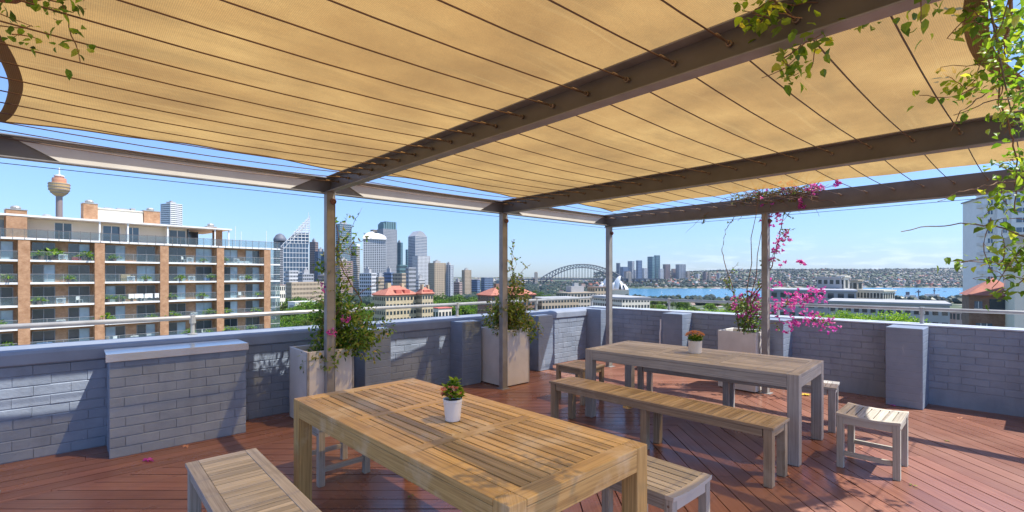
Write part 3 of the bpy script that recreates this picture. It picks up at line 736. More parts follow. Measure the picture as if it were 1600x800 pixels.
shrub('leafy green climber spilling over the first planter with a few magenta flowers', W(.03, -.3, .72), 1,
      [(L_(.22, .12, .26), (.25, .2, .22), 2000), (L_(.30, .15, .10), (.20, .16, .12), 600), (L_(.08, .2, .62), (.12, .1, .16), 330), (L_(.05, .22, .92), (.11, .08, .07), 150), (L_(-.02, .22, .10), (.17, .1, .2), 560), (L_(.14, .0, .46), (.17, .15, .14), 420), (L_(.58, .1, .24), (.16, .1, .10), 200)],
      [([L_(0, .1, 0), L_(.12, .15, .5), L_(.02, .2, .9), L_(-.02, .25, 1.15)], .009, .6), ([L_(.1, 0, 0), L_(.42, .1, .55), L_(.12, .15, 1.0), L_(.1, .2, 1.3), L_(.02, .25, 1.62)], .009, .45),
       ([L_(.12, .15, 1.05), L_(.3, .1, 1.2), L_(.6, .1, 1.3)], .005, .7), ([L_(.14, .15, 1.15), L_(.3, .1, 1.4), L_(.42, .1, 1.62)], .004, .5), ([L_(.1, .15, .4), L_(.22, .2, .8), L_(.08, .2, 1.15), L_(.2, .2, 1.5)], .005, .8), ([L_(.3, .1, .6), L_(.5, .1, .7), L_(.66, .1, .8)], .005, .3), ([L_(0, .2, 1.0), L_(-.05, .28, 1.12), L_(.25, .2, 1.08)], .005, .8)],
      [0, 0, 0, 1, 1, 2], [M['leaf_mid'], M['leaf_sunny'], M['leaf_dark']], .046, 0, flowers=[(L_(-.03, .34, .26), (.05, .05, .05), 5), (L_(.12, .34, .38), (.05, .05, .04), 6), (L_(-.10, .3, .72), (.03, .03, .04), 3)])
shrub('reddish green climber over the middle planter twisting up the second post', W(2.7, -.3, .74), 1,
      [(L_(-.02, .16, .20), (.24, .18, .17), 1800), (L_(.0, .14, .46), (.18, .14, .14), 650), (L_(.02, .18, .72), (.12, .1, .12), 260), (L_(.25, .14, .05), (.16, .12, .12), 420), (L_(-.30, .2, .32), (.14, .1, .14), 330)],
      [([L_(0, .1, 0), L_(.05, .15, .6), L_(-.03, .2, 1.0), L_(.0, .2, 1.35)], .008, .8), ([L_(.05, .1, .5), L_(.2, .1, .85), L_(.45, .1, 1.0)], .005, .5), ([L_(0, .1, .7), L_(.15, .1, 1.0), L_(-.05, .15, 1.25)], .005, .7), ([L_(.2, .1, .3), L_(.38, .1, .5), L_(.6, .1, .62)], .004, .4)],
      [0, 1, 1, 2], [M['leaf_mid'], M['leaf_sunny'], M['leaf_olive']], .048, 0)
# bougainvillea
def L2(s, t, z): v = G * (s - 4.95) + B * (t - 2.2); return (v.x, v.y, z - .74)
fl = []
def cl(s, t, z, r, n): fl.append((L2(s, t, z), (r, r, r * .8), n))
for q in [(4.95, 2.45, 1.22, .16, 30), (5.0, 2.85, 1.25, .13, 34), (5.0, 3.05, 1.33, .12, 44), (4.95, 2.7, 1.15, .14, 34), (5.05, 2.95, 1.0, .14, 32), (5.05, 3.2, .94, .12, 24), (5.0, 2.75, .9, .12, 18), (4.9, 2.2, 1.2, .14, 20), (4.85, 2.3, .98, .15, 14), (4.84, 3.12, 2.62, .10, 40), (4.84, 2.98, 2.48, .08, 26), (4.84, 3.35, 2.68, .04, 8), (4.84, 2.85, 2.68, .1, 14), (4.9, 2.62, 2.3, .13, 22), (4.9, 2.72, 2.1, .1, 14), (4.9, 2.68, 1.95, .12, 16), (4.9, 2.95, 1.72, .04, 10), (4.9, 2.68, 1.75, .08, 8), (4.84, 2.5, 2.64, .2, 14), (4.95, 2.6, 1.42, .12, 10)]: cl(*q)
sp = [([L2(4.9, 2.2, .74), L2(4.9, 2.35, 1.2), L2(4.9, 2.6, 1.7), L2(4.9, 2.7, 2.15), L2(4.86, 2.8, 2.55)], .011, .55),
      ([L2(4.95, 2.15, .74), L2(4.9, 2.1, 1.3), L2(4.85, 1.95, 1.9), L2(4.85, 2.0, 2.2), L2(4.85, 2.2, 2.5)], .008, .3),
      ([L2(4.9, 2.25, 1.2), L2(4.9, 2.5, 1.5), L2(4.95, 2.6, 1.9)], .007, .6), ([L2(4.95, 2.3, .9), L2(5.0, 2.8, 1.2), L2(5.0, 3.1, 1.3)], .006, .3),
      ([L2(4.84, 2.1, 2.6), L2(4.84, 2.6, 2.66), L2(4.84, 3.2, 2.66)], .006, .9), ([L2(4.84, 2.2, 2.58), L2(4.8, 1.8, 2.5), L2(4.75, 1.45, 2.2)], .004, .3),
      ([L2(4.9, 2.3, 2.62), L2(4.84, 2.7, 2.63), L2(4.84, 3.0, 2.6)], .006, .8), ([L2(4.95, 2.3, .85), L2(5.05, 2.9, 1.0), L2(5.05, 3.3, .95)], .005, .3), ([L2(4.9, 2.1, 1.3), L2(4.8, 2.0, 1.5), L2(4.8, 2.2, 1.75)], .005, .7)]
shrub('tall bougainvillea with magenta flowers climbing the right post and over the beam', W(4.95, 2.2, .74), 1,
      [(L2(4.9, 2.25, 1.05), (.17, .13, .22), 760), (L2(4.84, 2.55, 2.62), (.42, .05, .05), 10)], sp, [0, 1, 1], [M['leaf_mid'], M['leaf_olive']], .04, 0, name='bougainvillea', flowers=fl)
m = MB()
nest = thing('dry_vine_tangle', 'tangle of dry brown stems lying over the outer beam above the right post', 'vine', W(4.84, 2.6, 2.56))
for k in range(190):
    u = rnd(-.5, .5); q = G * rnd(-.06, .06) + B * u + Vector((0, 0, rnd(-.03, .12))); ps = wander(q, B * random.choice((-1, 1)) + rv() * .5, rnd(.15, .5), .05, .35); stem(m, ps, .0045, .002, 4)
m.build('stems', M['twig'], nest)
m = MB()
for k in range(800):
    u = rnd(-.5, .5); q = G * rnd(-.08, .08) + B * u + Vector((0, 0, rnd(-.04, .12))); m.leaf(q, rv(), rv(), rnd(.02, .04), .016, random.choice((0, 1)), .2)
m.build('foliage', [M['leaf_sunny'], M['leaf_olive']], nest)

# ------------------------------------------------------------ vines hanging into the view
def at(px, py, Y):
    if py < HZ - 10: Y = min(Y, 1.0 * F / (HZ - py))        # stays under the cloth
    return Vector(((px - 800) / F * Y, Y, CAMZ + (HZ - py) / F * Y))
def vine(label, base, paths, dens, leafL, mats=('leaf_vine', 'leaf_bright', 'leaf_mid'), clumps=()):
    t = thing('vine', label, 'vine', base, 0, None); st = MB(); lf = MB()
    for pth, r in paths:
        pts = []
        P_ = [Vector(q) - base for q in pth]
        for i in range(len(P_) - 1):
            n = max(2, int((P_[i + 1] - P_[i]).length / .04))
            for k in range(n): pts.append(P_[i].lerp(P_[i + 1], k / n) + rv() * .006)
        pts.append(P_[-1]); stem(st, pts, r, r * .45)
        for q in range(len(pts)):
            if random.random() < dens:
                d = rv(); d.z = d.z * .5 - .4; pet = pts[q] + d * .02
                st.tube([pts[q], pet], .0012, 3); lf.leaf(pet, (d + rv() * .6), Vector((0, 0, 1)) + rv() * .6, leafL * rnd(.6, 1.2), leafL * rnd(.5, .85), random.choice((0, 0, 1, 2)), .12)
    for c, r, n in clumps:
        c = Vector(c) - base
        for k in range(max(3, n // 22)):
            q = c + Vector((rnd(-1, 1) * r[0], rnd(-1, 1) * r[1], rnd(-1, 1) * r[2])); ps = wander(q, rv(), rnd(.12, .3), .03, .3); stem(st, ps, .003, .0015, 4)
            for _ in range(22):
                pnt = random.choice(ps) + rv() * .05; d = rv(); d.z -= .3
                lf.leaf(pnt, d, Vector((0, 0, 1)) + rv() * .7, leafL * rnd(.5, 1.2), leafL * rnd(.45, .8), random.choice((0, 0, 1, 2)), .12)
    st.build('stems', M['twig'], t); lf.build('foliage', [M[x] for x in mats], t)
    return t
Yv = 2.5
vine('thick green vine hanging down beside the cloth at the top right corner', at(1600, 60, Yv),
     [([at(1590, -40, Yv), at(1570, 60, Yv), at(1560, 140, 2.5), at(1590, 250, 2.6), at(1585, 330, 2.6)], .007), ([at(1600, 110, Yv), at(1540, 145, 2.45), at(1500, 175, 2.4), at(1485, 205, 2.4)], .004),
      ([at(1590, 60, Yv), at(1520, 20, 2.4), at(1480, 60, 2.4)], .004), ([at(1600, 90, 2.4), at(1530, 100, 2.4), at(1470, 105, 2.4)], .003), ([at(1600, 150, 2.4), at(1540, 160, 2.4), at(1490, 180, 2.4)], .004)],
     .35, .046, clumps=[(at(1590, 40, 2.55), (.10, .2, .2), 230), (at(1580, 110, 2.55), (.08, .18, .12), 150), (at(1550, 15, 2.5), (.07, .15, .06), 50), (at(1650, 60, 2.6), (.15, .3, .35), 260), (at(1530, 130, 2.5), (.06, .1, .06), 60), (at(1595, 170, 2.6), (.08, .1, .06), 60), (Vector((3.85, 3.15, 2.72)), (.32, .3, .14), 380), (Vector((3.3, 2.75, 2.75)), (.2, .2, .1), 120)])
vine('long bare vine shoot crossing the sky in front of the white tower', at(1620, 350, 2.6),
     [([at(1640, 385, 2.6), at(1560, 353, 2.6), at(1500, 350, 2.6), at(1440, 356, 2.6), at(1408, 362, 2.6)], .005), ([at(1640, 280, 2.6), at(1560, 285, 2.6), at(1500, 300, 2.5), at(1465, 315, 2.5)], .0035),
      ([at(1640, 345, 2.6), at(1580, 340, 2.6), at(1545, 345, 2.6)], .003), ([at(1550, 340, 2.6), at(1535, 380, 2.6), at(1550, 420, 2.6), at(1580, 440, 2.6)], .003), ([at(1500, 410, 2.6), at(1530, 405, 2.6), at(1600, 420, 2.6)], .003)],
     .3, .065)
vine('leafy green vine clump in front of the small brick house at the right edge', at(1600, 420, 2.6),
     [([at(1640, 330, 2.6), at(1590, 400, 2.6), at(1550, 450, 2.6)], .004), ([at(1640, 440, 2.6), at(1570, 430, 2.6), at(1520, 435, 2.6)], .003)],
     .4, .05, clumps=[(at(1590, 425, 2.6), (.09, .12, .10), 210), (at(1580, 300, 2.6), (.08, .1, .08), 100), (at(1600, 255, 2.6), (.05, .1, .06), 70), (at(1640, 400, 2.6), (.12, .2, .2), 160)])
vine('green vine trailing over the nearest steel beam at the top of the view', at(1290, -10, 1.85),
     [([at(1400, -60, 1.9), at(1330, 0, 1.85), at(1280, 5, 1.85), at(1200, 8, 1.8)], .004), ([at(1320, -10, 1.85), at(1285, 20, 1.85), at(1265, 60, 1.85), at(1230, 105, 1.85), at(1190, 122, 1.85)], .003),
      ([at(1340, 0, 1.85), at(1300, 35, 1.85), at(1250, 45, 1.85)], .002), ([at(1500, -40, 1.9), at(1440, 5, 1.9), at(1370, 0, 1.9)], .003)],
     .3, .045, clumps=[(at(1240, 5, 1.85), (.11, .08, .05), 90), (at(1300, 10, 1.85), (.07, .08, .06), 80), (at(1180, 12, 1.82), (.05, .05, .03), 24), (at(1235, 95, 1.85), (.05, .03, .03), 14), (at(1380, -35, 1.9), (.2, .1, .06), 90), (at(1520, -25, 1.9), (.15, .1, .05), 60)])
vine('dark vine twigs with small leaves at the top left corner of the cloth', at(40, 0, 1.9),
     [([at(-60, 6, 1.9), at(0, 2, 1.9), at(60, -2, 1.9), at(150, -8, 1.9)], .010), ([at(-40, 10, 1.9), at(20, 28, 1.9), at(52, 42, 1.9)], .003), ([at(-20, 40, 1.9), at(25, 42, 1.9), at(50, 40, 1.9)], .003), ([at(50, 0, 1.9), at(60, 12, 1.9), at(110, 18, 1.9), at(135, 14, 1.9)], .0025)],
     .12, .04, mats=('leaf_mid', 'leaf_dark', 'leaf_mid'), clumps=[(at(108, 6, 1.9), (.07, .05, .02), 40), (at(-5, 42, 1.9), (.04, .05, .02), 20)])
# fallen petals and leaves on the deck
def fallen(name, label, cat, px, py, n, mat, r, L):
    Y = F * CAMZ / (py - HZ); c = Vector(((px - 800) / F * Y, Y, .006)); m = MB()
    for i in range(n):
        d = rv(); d.z = abs(d.z) * .2; m.leaf(Vector((rnd(-r, r), rnd(-r, r) * .6, rnd(0, .006))), d, Vector((0, 0, 1)), L, L * .7, 0, .12)
    o = m.build(name, M[mat]); o.location = c; tag(o, label, cat)
fallen('fallen_petals', 'little heap of pink petals on the deck before the capped plinth', 'petals', 231, 720, 16, 'bract', .035, .035)
fallen('fallen_petal', 'single peach coloured petal curled on the deck near the plinth', 'petals', 290, 699, 5, 'bloom_peach', .012, .035)
M['yellow'] = plain('yellow leaf', (.75, .55, .06), .6)
fallen('fallen_leaves', 'yellow fallen leaves on the deck beyond the grey dining table', 'leaves', 1258, 618, 12, 'yellow', .06, .05)
fallen('fallen_petals', 'red pink petals at the foot of the right parapet wall at the picture edge', 'petals', 1594, 648, 26, 'bract', .08, .05)
fallen('fallen_petals', 'few magenta petals at the foot of the square pier on the right wall', 'petals', 1398, 634, 12, 'bract', .05, .04)

random.seed(91)
for i, (px, py) in enumerate([(905, 600), (935, 612), (1010, 655), (1120, 640), (1345, 700), (1480, 690), (1235, 742), (640, 776), (1500, 655), (1425, 760)]):
    fallen('fallen_leaf', ['tiny dry leaf on the deck between the middle planter and the brown bench', 'tiny dry leaf on the deck at the left end of the brown bench', 'tiny dry leaf under the brown bench', 'tiny dry leaf under the grey dining table', 'tiny dry leaf under the pale stool standing alone', 'tiny dry leaf on the sunny deck right of the lone pale stool',
        'tiny dry leaf near the end leg of the brown bench', 'tiny dry leaf under the golden dining table', 'tiny dry leaf by the right parapet wall', 'tiny dry leaf on the deck at the bottom right of the view'][i], 'leaf', px, py, 2, 'leaf_sunny' if i % 2 else 'bloom_peach', .012, .032)
# ------------------------------------------------------------ land, water, air
SEA = -60.0
def sm(a, b, x): x = max(0, min(1, (x - a) / (b - a))); return x * x * (3 - 2 * x)
from mathutils import noise as mn
def Hh(x, y):
    r = math.hypot(x, y)
    if y < -200: return -34
    k = x / max(y, 1)
    h = -30 - 14 * sm(150, 700, y) - 10 * sm(700, 1300, y)
    # harbour basin: to the right of the opera house
    inb = sm(.17, .23, k)
    near = 1180 - 180 * sm(.5, .9, k); far = 2250 + 150 * sm(.4, .8, k)
    basin = sm(near, near + 120, y) * (1 - sm(far - 60, far + 40, y)) * inb
    # far side rises to wooded ridges
    top = 22 + 26 * sm(.25, .6, k) + 14 * mn.noise((x / 700, y / 700, 0)) + 6 * mn.noise((x / 170, y / 170, 3))
    if k < .17: top = -12 + 10 * mn.noise((x / 900, y / 900, 1))
    rise = sm(far, 4300, y)
    h = h * (1 - rise) + (top) * rise if k >= .17 else h + (top - h) * sm(2500, 6000, y)
    if rise > 0 and y > far: h += 10 * mn.noise((x / 260, y / 260, 7)) * min(1, rise * 4)
    if y > 4600: h = h - (y - 4600) * .012
    return h * (1 - basin) + (-66) * basin
def groundmat():
    m, t, p = newmat('parkland and suburbs')
    tcn = nd(t, 'ShaderNodeTexCoord').outputs['Object']
    v = nd(t, 'ShaderNodeTexVoronoi'); v.inputs['Scale'].default_value = .055; t.links.new(tcn, v.inputs['Vector'])
    sp = nd(t, 'ShaderNodeSeparateColor'); t.links.new(v.outputs['Color'], sp.inputs[0])
    roofs = ramp(t, sp.outputs[0], [(0, (.05, .08, .035)), (.45, (.07, .1, .04)), (.5, (.28, .26, .23)), (.65, (.36, .18, .12)), (.8, (.5, .48, .45)), (.9, (.06, .09, .04))])
    g = ramp(t, noise(t, .02, 8), [(.35, (.035, .06, .022)), (.6, (.08, .1, .04)), (.8, (.16, .15, .09))])
    c = mixc(t, ramp(t, noise(t, .004, 3), [(.42, 0), (.55, 1)]), g, roofs)
    t.links.new(c, p.inputs['Base Color']); p.inputs['Roughness'].default_value = .9; return m
MB.fine = False
rad = [12 * 1.045 ** i for i in range(146)]; NA = 300
m = MB(); vs = [(0, 0, -30)]
for r_ in rad:
    for a in range(NA): q = 2 * pi * a / NA; x, y = r_ * sin(q), r_ * cos(q); vs.append((x, y, Hh(x, y)))
fs = [(0, 1 + (a + 1) % NA, 1 + a) for a in range(NA)]
for i in range(len(rad) - 1):
    for a in range(NA): fs.append((1 + i * NA + a, 1 + i * NA + (a + 1) % NA, 1 + (i + 1) * NA + (a + 1) % NA, 1 + (i + 1) * NA + a))
m.add(vs, fs); tag(m.build('ground', groundmat(), smooth=True), kind='structure')
wm, t, p_ = newmat('harbour water'); p_.inputs['Base Color'].default_value = (.02, .10, .17, 1); p_.inputs['Roughness'].default_value = .22; p_.inputs['Specular IOR Level'].default_value = .4
bump(t, p_, noise(t, .12, 6), .5, 1.5)
wm.node_tree.nodes['Principled BSDF'].inputs['Base Color'].default_value = (.035, .17, .27, 1)
m = MB(); m.add([(-5000, 900, SEA), (5500, 900, SEA), (5500, 5000, SEA), (-5000, 5000, SEA)], [(0, 1, 2, 3)]); tag(m.build('water', wm), kind='structure')

# ------------------------------------------------------------ apartment block on the left
AU = Vector((.622, .783, 0)).normalized(); AN = Vector((AU.y, -AU.x, 0)); AO = Vector((-55, 64, 0)); AR = math.atan2(AU.y, AU.x)
M['abrick'] = None
def brickmat(name, a, b, mort, sc=1.0):
    m, t, p = newmat(name); bt = nd(t, 'ShaderNodeTexBrick'); tcn = nd(t, 'ShaderNodeTexCoord'); mp = nd(t, 'ShaderNodeMapping'); mp.inputs['Rotation'].default_value = (R(90), 0, 0)
    t.links.new(tcn.outputs['Object'], mp.inputs[0]); t.links.new(mp.outputs[0], bt.inputs['Vector'])
    bt.inputs['Scale'].default_value = 1.0; bt.inputs['Brick Width'].default_value = .24 * sc; bt.inputs['Row Height'].default_value = .086 * sc; bt.inputs['Mortar Size'].default_value = .012
    bt.inputs['Color1'].default_value = col4(a); bt.inputs['Color2'].default_value = col4(b); bt.inputs['Mortar'].default_value = col4(mort)
    c = mixc(t, ramp(t, noise(t, 1.6, 8, None, .7), [(.35, 0), (.65, .75)]), bt.outputs[0], tuple(x * .62 for x in a)); t.links.new(c, p.inputs['Base Color']); p.inputs['Roughness'].default_value = .85; M[name] = m; return m
brickmat('orange brick', (.42, .20, .09), (.52, .28, .135), (.5, .36, .25)); brickmat('brown brick', (.26, .14, .09), (.32, .18, .12), (.3, .24, .2))
brickmat('cream brick', (.58, .46, .27), (.64, .52, .33), (.55, .48, .36))
gm, t, p_ = newmat('balcony glass'); p_.inputs['Base Color'].default_value = (.30, .36, .38, 1); p_.inputs['Roughness'].default_value = .15
tr = nd(t, 'ShaderNodeBsdfTransparent'); tr.inputs[0].default_value = (.8, .86, .88, 1); ms = nd(t, 'ShaderNodeMixShader'); ms.inputs[0].default_value = .88
t.links.new(p_.outputs[0], ms.inputs[1]); t.links.new(tr.outputs[0], ms.inputs[2]); t.links.new(ms.outputs[0], t.nodes['Material Output'].inputs[0]); M['balglass'] = gm
ap = thing('apartment_building', 'long orange brick apartment block with white balconies and a flat penthouse roof on the left', 'building', AO, AR)
# local x = along facade, y>0 = into the building (towards -AN)
def ab(name, mat, fn, parent=ap, **kw): m = MB(); fn(m); return m.build(name, mat, parent, **kw)
UL, UR = -22, 24.4; PU = [-20.9, -13.8, -6.76, .35, 7.6, 15.0, 22.2]
ab('wall', M['orange brick'], lambda m: m.boxr(UL, 23.2, 1.15, 14, -29, 5.95))
FZ = [6.1, 3.43, .66, -2.12, -4.9, -7.68, -10.46, -13.24, -16.0, -18.8, -21.6, -24.4]
for i, z in enumerate(FZ): ab('balcony_slab', M['white'], lambda m: m.boxr(UL, UR, -.03, 1.14, z - .20, z + .04))
for u in PU: ab('brick_pier', M['orange brick'], lambda m: m.boxr(u - .52, u + .52, -.10, 1.145, -29, 5.8))
random.seed(21); DT = []
for zi in range(1, 9):
    z = FZ[zi] + .045
    for bi in range(len(PU) - 1):
        a, b = PU[bi] + .52, PU[bi + 1] - .52; Lb = b - a
        for (da, db) in ((a + .35, a + .35 + Lb * .33), (b - .35 - Lb * .33, b - .35)):
            m = MB(); mid = (da + db) / 2; mm = random.choice([0, 0, 0, 1])
            m.boxr(da, mid - .03, 1.10, 1.142, z, z + 2.15, mm); m.boxr(mid + .03, db, 1.10, 1.142, z, z + 2.15, mm if random.random() < .5 else 1 - mm)
            m.boxr(da - .06, da, 1.06, 1.143, z, z + 2.2, 2); m.boxr(db, db + .06, 1.06, 1.143, z, z + 2.2, 2); m.boxr(mid - .03, mid + .03, 1.06, 1.143, z, z + 2.15, 2); m.boxr(da, db, 1.06, 1.143, z + 2.15, z + 2.2, 2)
            m.build('sliding_door', [M['glassd'], M['curtain'], M['steel_edge']], ap)
        m = MB(); m.boxr(a + .02, b - .02, .03, .045, z + .08, z + .98); m.boxr(a, b, .01, .06, z + .98, z + 1.03, 1)
        for k in range(5): x = a + Lb * k / 4; m.boxr(x - .02, x + .02, .012, .055, z, z + .98, 1)
        m.build('balustrade', [M['balglass'], M['steel_edge']], ap)
m = MB(); m.boxr(22.75, UR - .05, .03, .045, FZ[8], 5.9, 0)
for z in FZ[1:9]: m.boxr(22.75, UR - .03, .0, .06, z + 1.0, z + 1.06, 1)
m.boxr(UR - .06, UR - .02, .03, 1.1, FZ[8], 5.9, 0)
m.build('glass_screen', [M['balglass'], M['conc']], ap)
# penthouse
ab('penthouse_wall', M['cream'], lambda m: (m.boxr(UL, 8.2, 3.2, 12, 6.15, 8.75), m.boxr(8.2, 11.6, 3.6, 12, 6.15, 8.75)))
ab('penthouse_roof', M['white'], lambda m: (m.boxr(UL, 17.0, .7, 13, 8.78, 9.0)))
def pw(a, b, y=3.16, z1=8.5, mt='glassb'):
    m = MB(); m.boxr(a, b, y, y + .035, 6.2, z1); mid = (a + b) / 2
    for x in (a, mid, b): m.boxr(x - .04, x + .04, y - .03, y + .036, 6.2, z1, 1)
    m.build('window', [M[mt], M['white']], ap)
for a, b, mt in ((-12.5, -8, 'curtain'), (-3.6, -1.9, 'glassd'), (1.3, 3.2, 'glassb'), (3.9, 5.4, 'glassb'), (9.2, 11.4, 'glassd')): pw(a, b, 3.16 if b < 8.2 else 3.56, 8.4, mt)
ab('sunroom', M['glassb'], lambda m: (m.boxr(11.65, 11.7, 3.2, 8, 6.2, 8.7), m.boxr(11.7, 14.6, 7.9, 8, 6.2, 8.7)))
ab('brick_pier', M['orange brick'], lambda m: m.boxr(15.3, 16.2, 2.4, 4, 6.15, 8.77))
for u in (-19, .55, 3.6, 8.3, 14.6, 16.6): ab('veranda_post', M['white'], lambda m: m.boxr(u - .09, u + .09, .9, 1.08, 6.15, 8.77))
m = MB()
x = UL
while x < UR: m.boxr(x - .025, x + .025, -.06, -.031, 5.9, 7.25, 0); x += 1.02
m.boxr(UL, UR, -.058, -.034, 7.12, 7.18, 0); m.boxr(UL, UR, -.05, -.04, 6.2, 7.1, 1); m.build('roof_balustrade', [M['steel'], M['balglass']], ap)
def chim(a, b, z1, y0=3, y1=4.6, zb=9.0):
    o = ab('chimney', M['orange brick'], lambda m: m.boxr(a, b, y0, y1, zb, z1)); m = MB(); m.boxr(a - .05, b + .05, y0 - .05, y1 + .05, z1 + .002, z1 + .1)
    m.lathe([(.42, .1), (.5, .35), (.42, .5), (.2, .6)], 12, ((a + b) / 2, (y0 + y1) / 2, z1)); m.build('vent_cowl', M['rail'], o)
chim(-8.2, -6.4, 9.5, .75, 2.6, 6.15); chim(-.75, .75, 11.3); chim(6.0, 8.0, 11.0, 3.2, 5); chim(14.2, 15.6, 9.3, 3, 4)
ab('plant_room', M['cream'], lambda m: (m.boxr(.8, 5.95, 3.4, 9, 9.0, 10.75), m.boxr(.75, 6.0, 3.3, 9.1, 10.75, 10.9)))
m = MB(); [m.boxr(a, a + w_, 4.5, 5.5, 10.9, 10.9 + h) for a, w_, h in ((1.8, .9, .25), (3.2, 1.4, .3), (4.8, .5, .45))]; m.build('roof_vents', M['rail'], ap)
m = MB(); m.lathe([(.5, 0), (.55, .3), (.3, .5)], 12, (-4.2, 4, 9.0)); m.build('roof_vents', M['rail'], ap)
for u, h in ((18.0, 9.6), (18.9, 8.8), (23.0, 9.2)): ab('mast', M['white'], lambda m: m.tube([(u, 2, 6.1), (u, 2, h)], .04, 5))
# things on the balconies
def onbal(u, zi, y=.75, dz=0): v = AO + AU * u - AN * y; return Vector((v.x, v.y, FZ[zi] + .045 + dz))
acs = [(-3.2, 1), (-3.4, 3), (-3.4, 4), (3.8, 2), (11.0, 1), (11.2, 2), (-17, 3), (4.2, 5), (17.5, 1), (18.4, 2), (11.5, 4), (-10.3, 2)]
def mk_ac():
    t = thing('air_conditioner', '', 'air conditioner', (0, 0, 0), AR, 'air conditioner units on the balconies')
    m = MB(); m.boxr(-.45, .45, -.18, .18, .1, .75); m.boxr(-.4, -.3, -.15, .15, 0, .1); m.boxr(.3, .4, -.15, .15, 0, .1); m.build('casing', M['white'], t, bevel=.02)
    m = MB(); m.M = Matrix.Translation((-.1, -.185, .42)) @ Matrix.Rotation(R(90), 4, 'X'); m.lathe([(.26, 0), (.26, .01), (.0, .012)], 16); m.build('fan_grille', M['concg'], t); return t
random.seed(5)
a0 = mk_ac()
BN = {1: 'top', 2: 'second', 3: 'third', 4: 'fourth', 5: 'fifth'}
def bayn(u):
    i = sum(1 for q in PU if q < u); return ['', 'first', 'second', 'third', 'fourth', 'fifth', 'last'][min(6, i)]
for i, (u, zi) in enumerate(acs):
    o = a0 if i == 0 else copy_tree(a0); o.location = onbal(u, zi, .45)
    o['label'] = 'white air conditioner on brick block balcony, %s floor down, bay %s from left' % (BN[zi], bayn(u))
bp = [(-5.2, 1, 1.5), (-4.0, 1, 1.9), (-1.0, 1, 1.6), (-5.4, 3, 1.3), (1.3, 3, 1.3), (2.6, 3, 1.2), (1.0, 4, 1.8), (6.3, 4, 1.2), (8.6, 4, 1.5), (9.4, 4, 1.1), (13.7, 4, 1.6), (8.5, 3, 1.3), (16.0, 4, 1.6), (16.1, 5, 1.5), (17.2, 5, 1.2), (-9, 4, 1.5), (-9.5, 5, 1.4), (-5.3, 5, 1.0), (15.8, 1, 1.2), (-8.2, 2, 1.3), (12.8, 1, .9), (-2.0, 5, .8), (3.9, 3, .9), (-12, 1, 1.6), (-10.5, 3, 1.4), (-8.1, 5, 1.5), (2.0, 1, 1.2), (5.5, 2, 1.1), (9.8, 2, 1.2), (12.6, 3, 1.3), (14.0, 2, 1.4), (10.9, 5, 1.5), (13.6, 5, 1.1), (19.2, 2, 1.2), (20.5, 4, 1.4), (19.8, 5, 1.3), (21, 3, 1.1), (-2.6, 2, 1.2)]
def mk_bp():
    t = thing('potted_plant', '', 'potted plant', (0, 0, 0), 0, 'potted plants on the balconies of the brick block')
    m = MB(); m.lathe([(.16, 0), (.22, .35), (.18, .35)], 12); m.build('pot', M['rust'], t)
    m = MB()
    for k in range(26):
        d = rv(); d.z = abs(d.z) + .4; d.normalize(); L = rnd(.5, 1); q = Vector((0, 0, .35)); 
        for j in range(5): m.leaf(q + d * L * j / 5 + rv() * .05, d + rv() * .6, rv(), .32, .13, random.choice((0, 1)), .1); d.z -= .12
    m.build('foliage', [M['leaf_bright'], M['leaf_mid']], t); return t
b0 = mk_bp(); SZ = {.8: 'tiny', .9: 'tiny', 1.0: 'small', 1.1: 'small', 1.2: 'small', 1.3: 'medium', 1.4: 'medium', 1.5: 'large', 1.6: 'large', 1.8: 'tall', 1.9: 'tall'}
for i, (u, zi, sc) in enumerate(bp):
    o = b0 if i == 0 else copy_tree(b0); o.location = onbal(u, zi, .45); o.rotation_euler = (0, 0, rnd(0, 6)); k = sc * .95; o.scale = (k, k, k)
    o['label'] = '%s pot plant on brick block balcony, %s floor down, bay %s from left%s' % (SZ[sc], BN[zi], bayn(u), ', right side' if (u - 1) % 7 > 4 else '')
def mk_chair():
    t = thing('balcony_chair', '', 'chair', (0, 0, 0), AR, 'white chairs on the balconies of the brick block')
    m = MB(); m.boxr(-.25, .25, -.25, .25, .42, .46); m.build('seat', M['white'], t); m = MB(); m.boxr(-.25, .25, .22, .26, .46, .9); m.build('backrest', M['white'], t)
    for a in (-1, 1):
        for b in (-1, 1): m = MB(); m.boxr(a * .24 - .02, a * .24 + .02, b * .23 - .02, b * .23 + .02, 0, .42); m.build('leg', M['white'], t)
    return t
c0_ = mk_chair()
for i, (u, zi, r) in enumerate([(2.2, 5, .3), (1.1, 5, -1.2), (5.9, 5, 3), (-9.4, 1, .4), (18.2, 3, .2), (12.9, 5, 1), (-1.6, 3, .5), (5.2, 3, 0), (10.2, 1, .7)]):
    o = c0_ if i == 0 else copy_tree(c0_); o.location = onbal(u, zi, .5); o.rotation_euler = (0, 0, AR + r)
    o['label'] = 'white balcony chair on brick block, %s floor down, bay %s from left%s' % (BN[zi], bayn(u), {1: ' (left one)', 2: ' (right one)'}.get(i, ''))

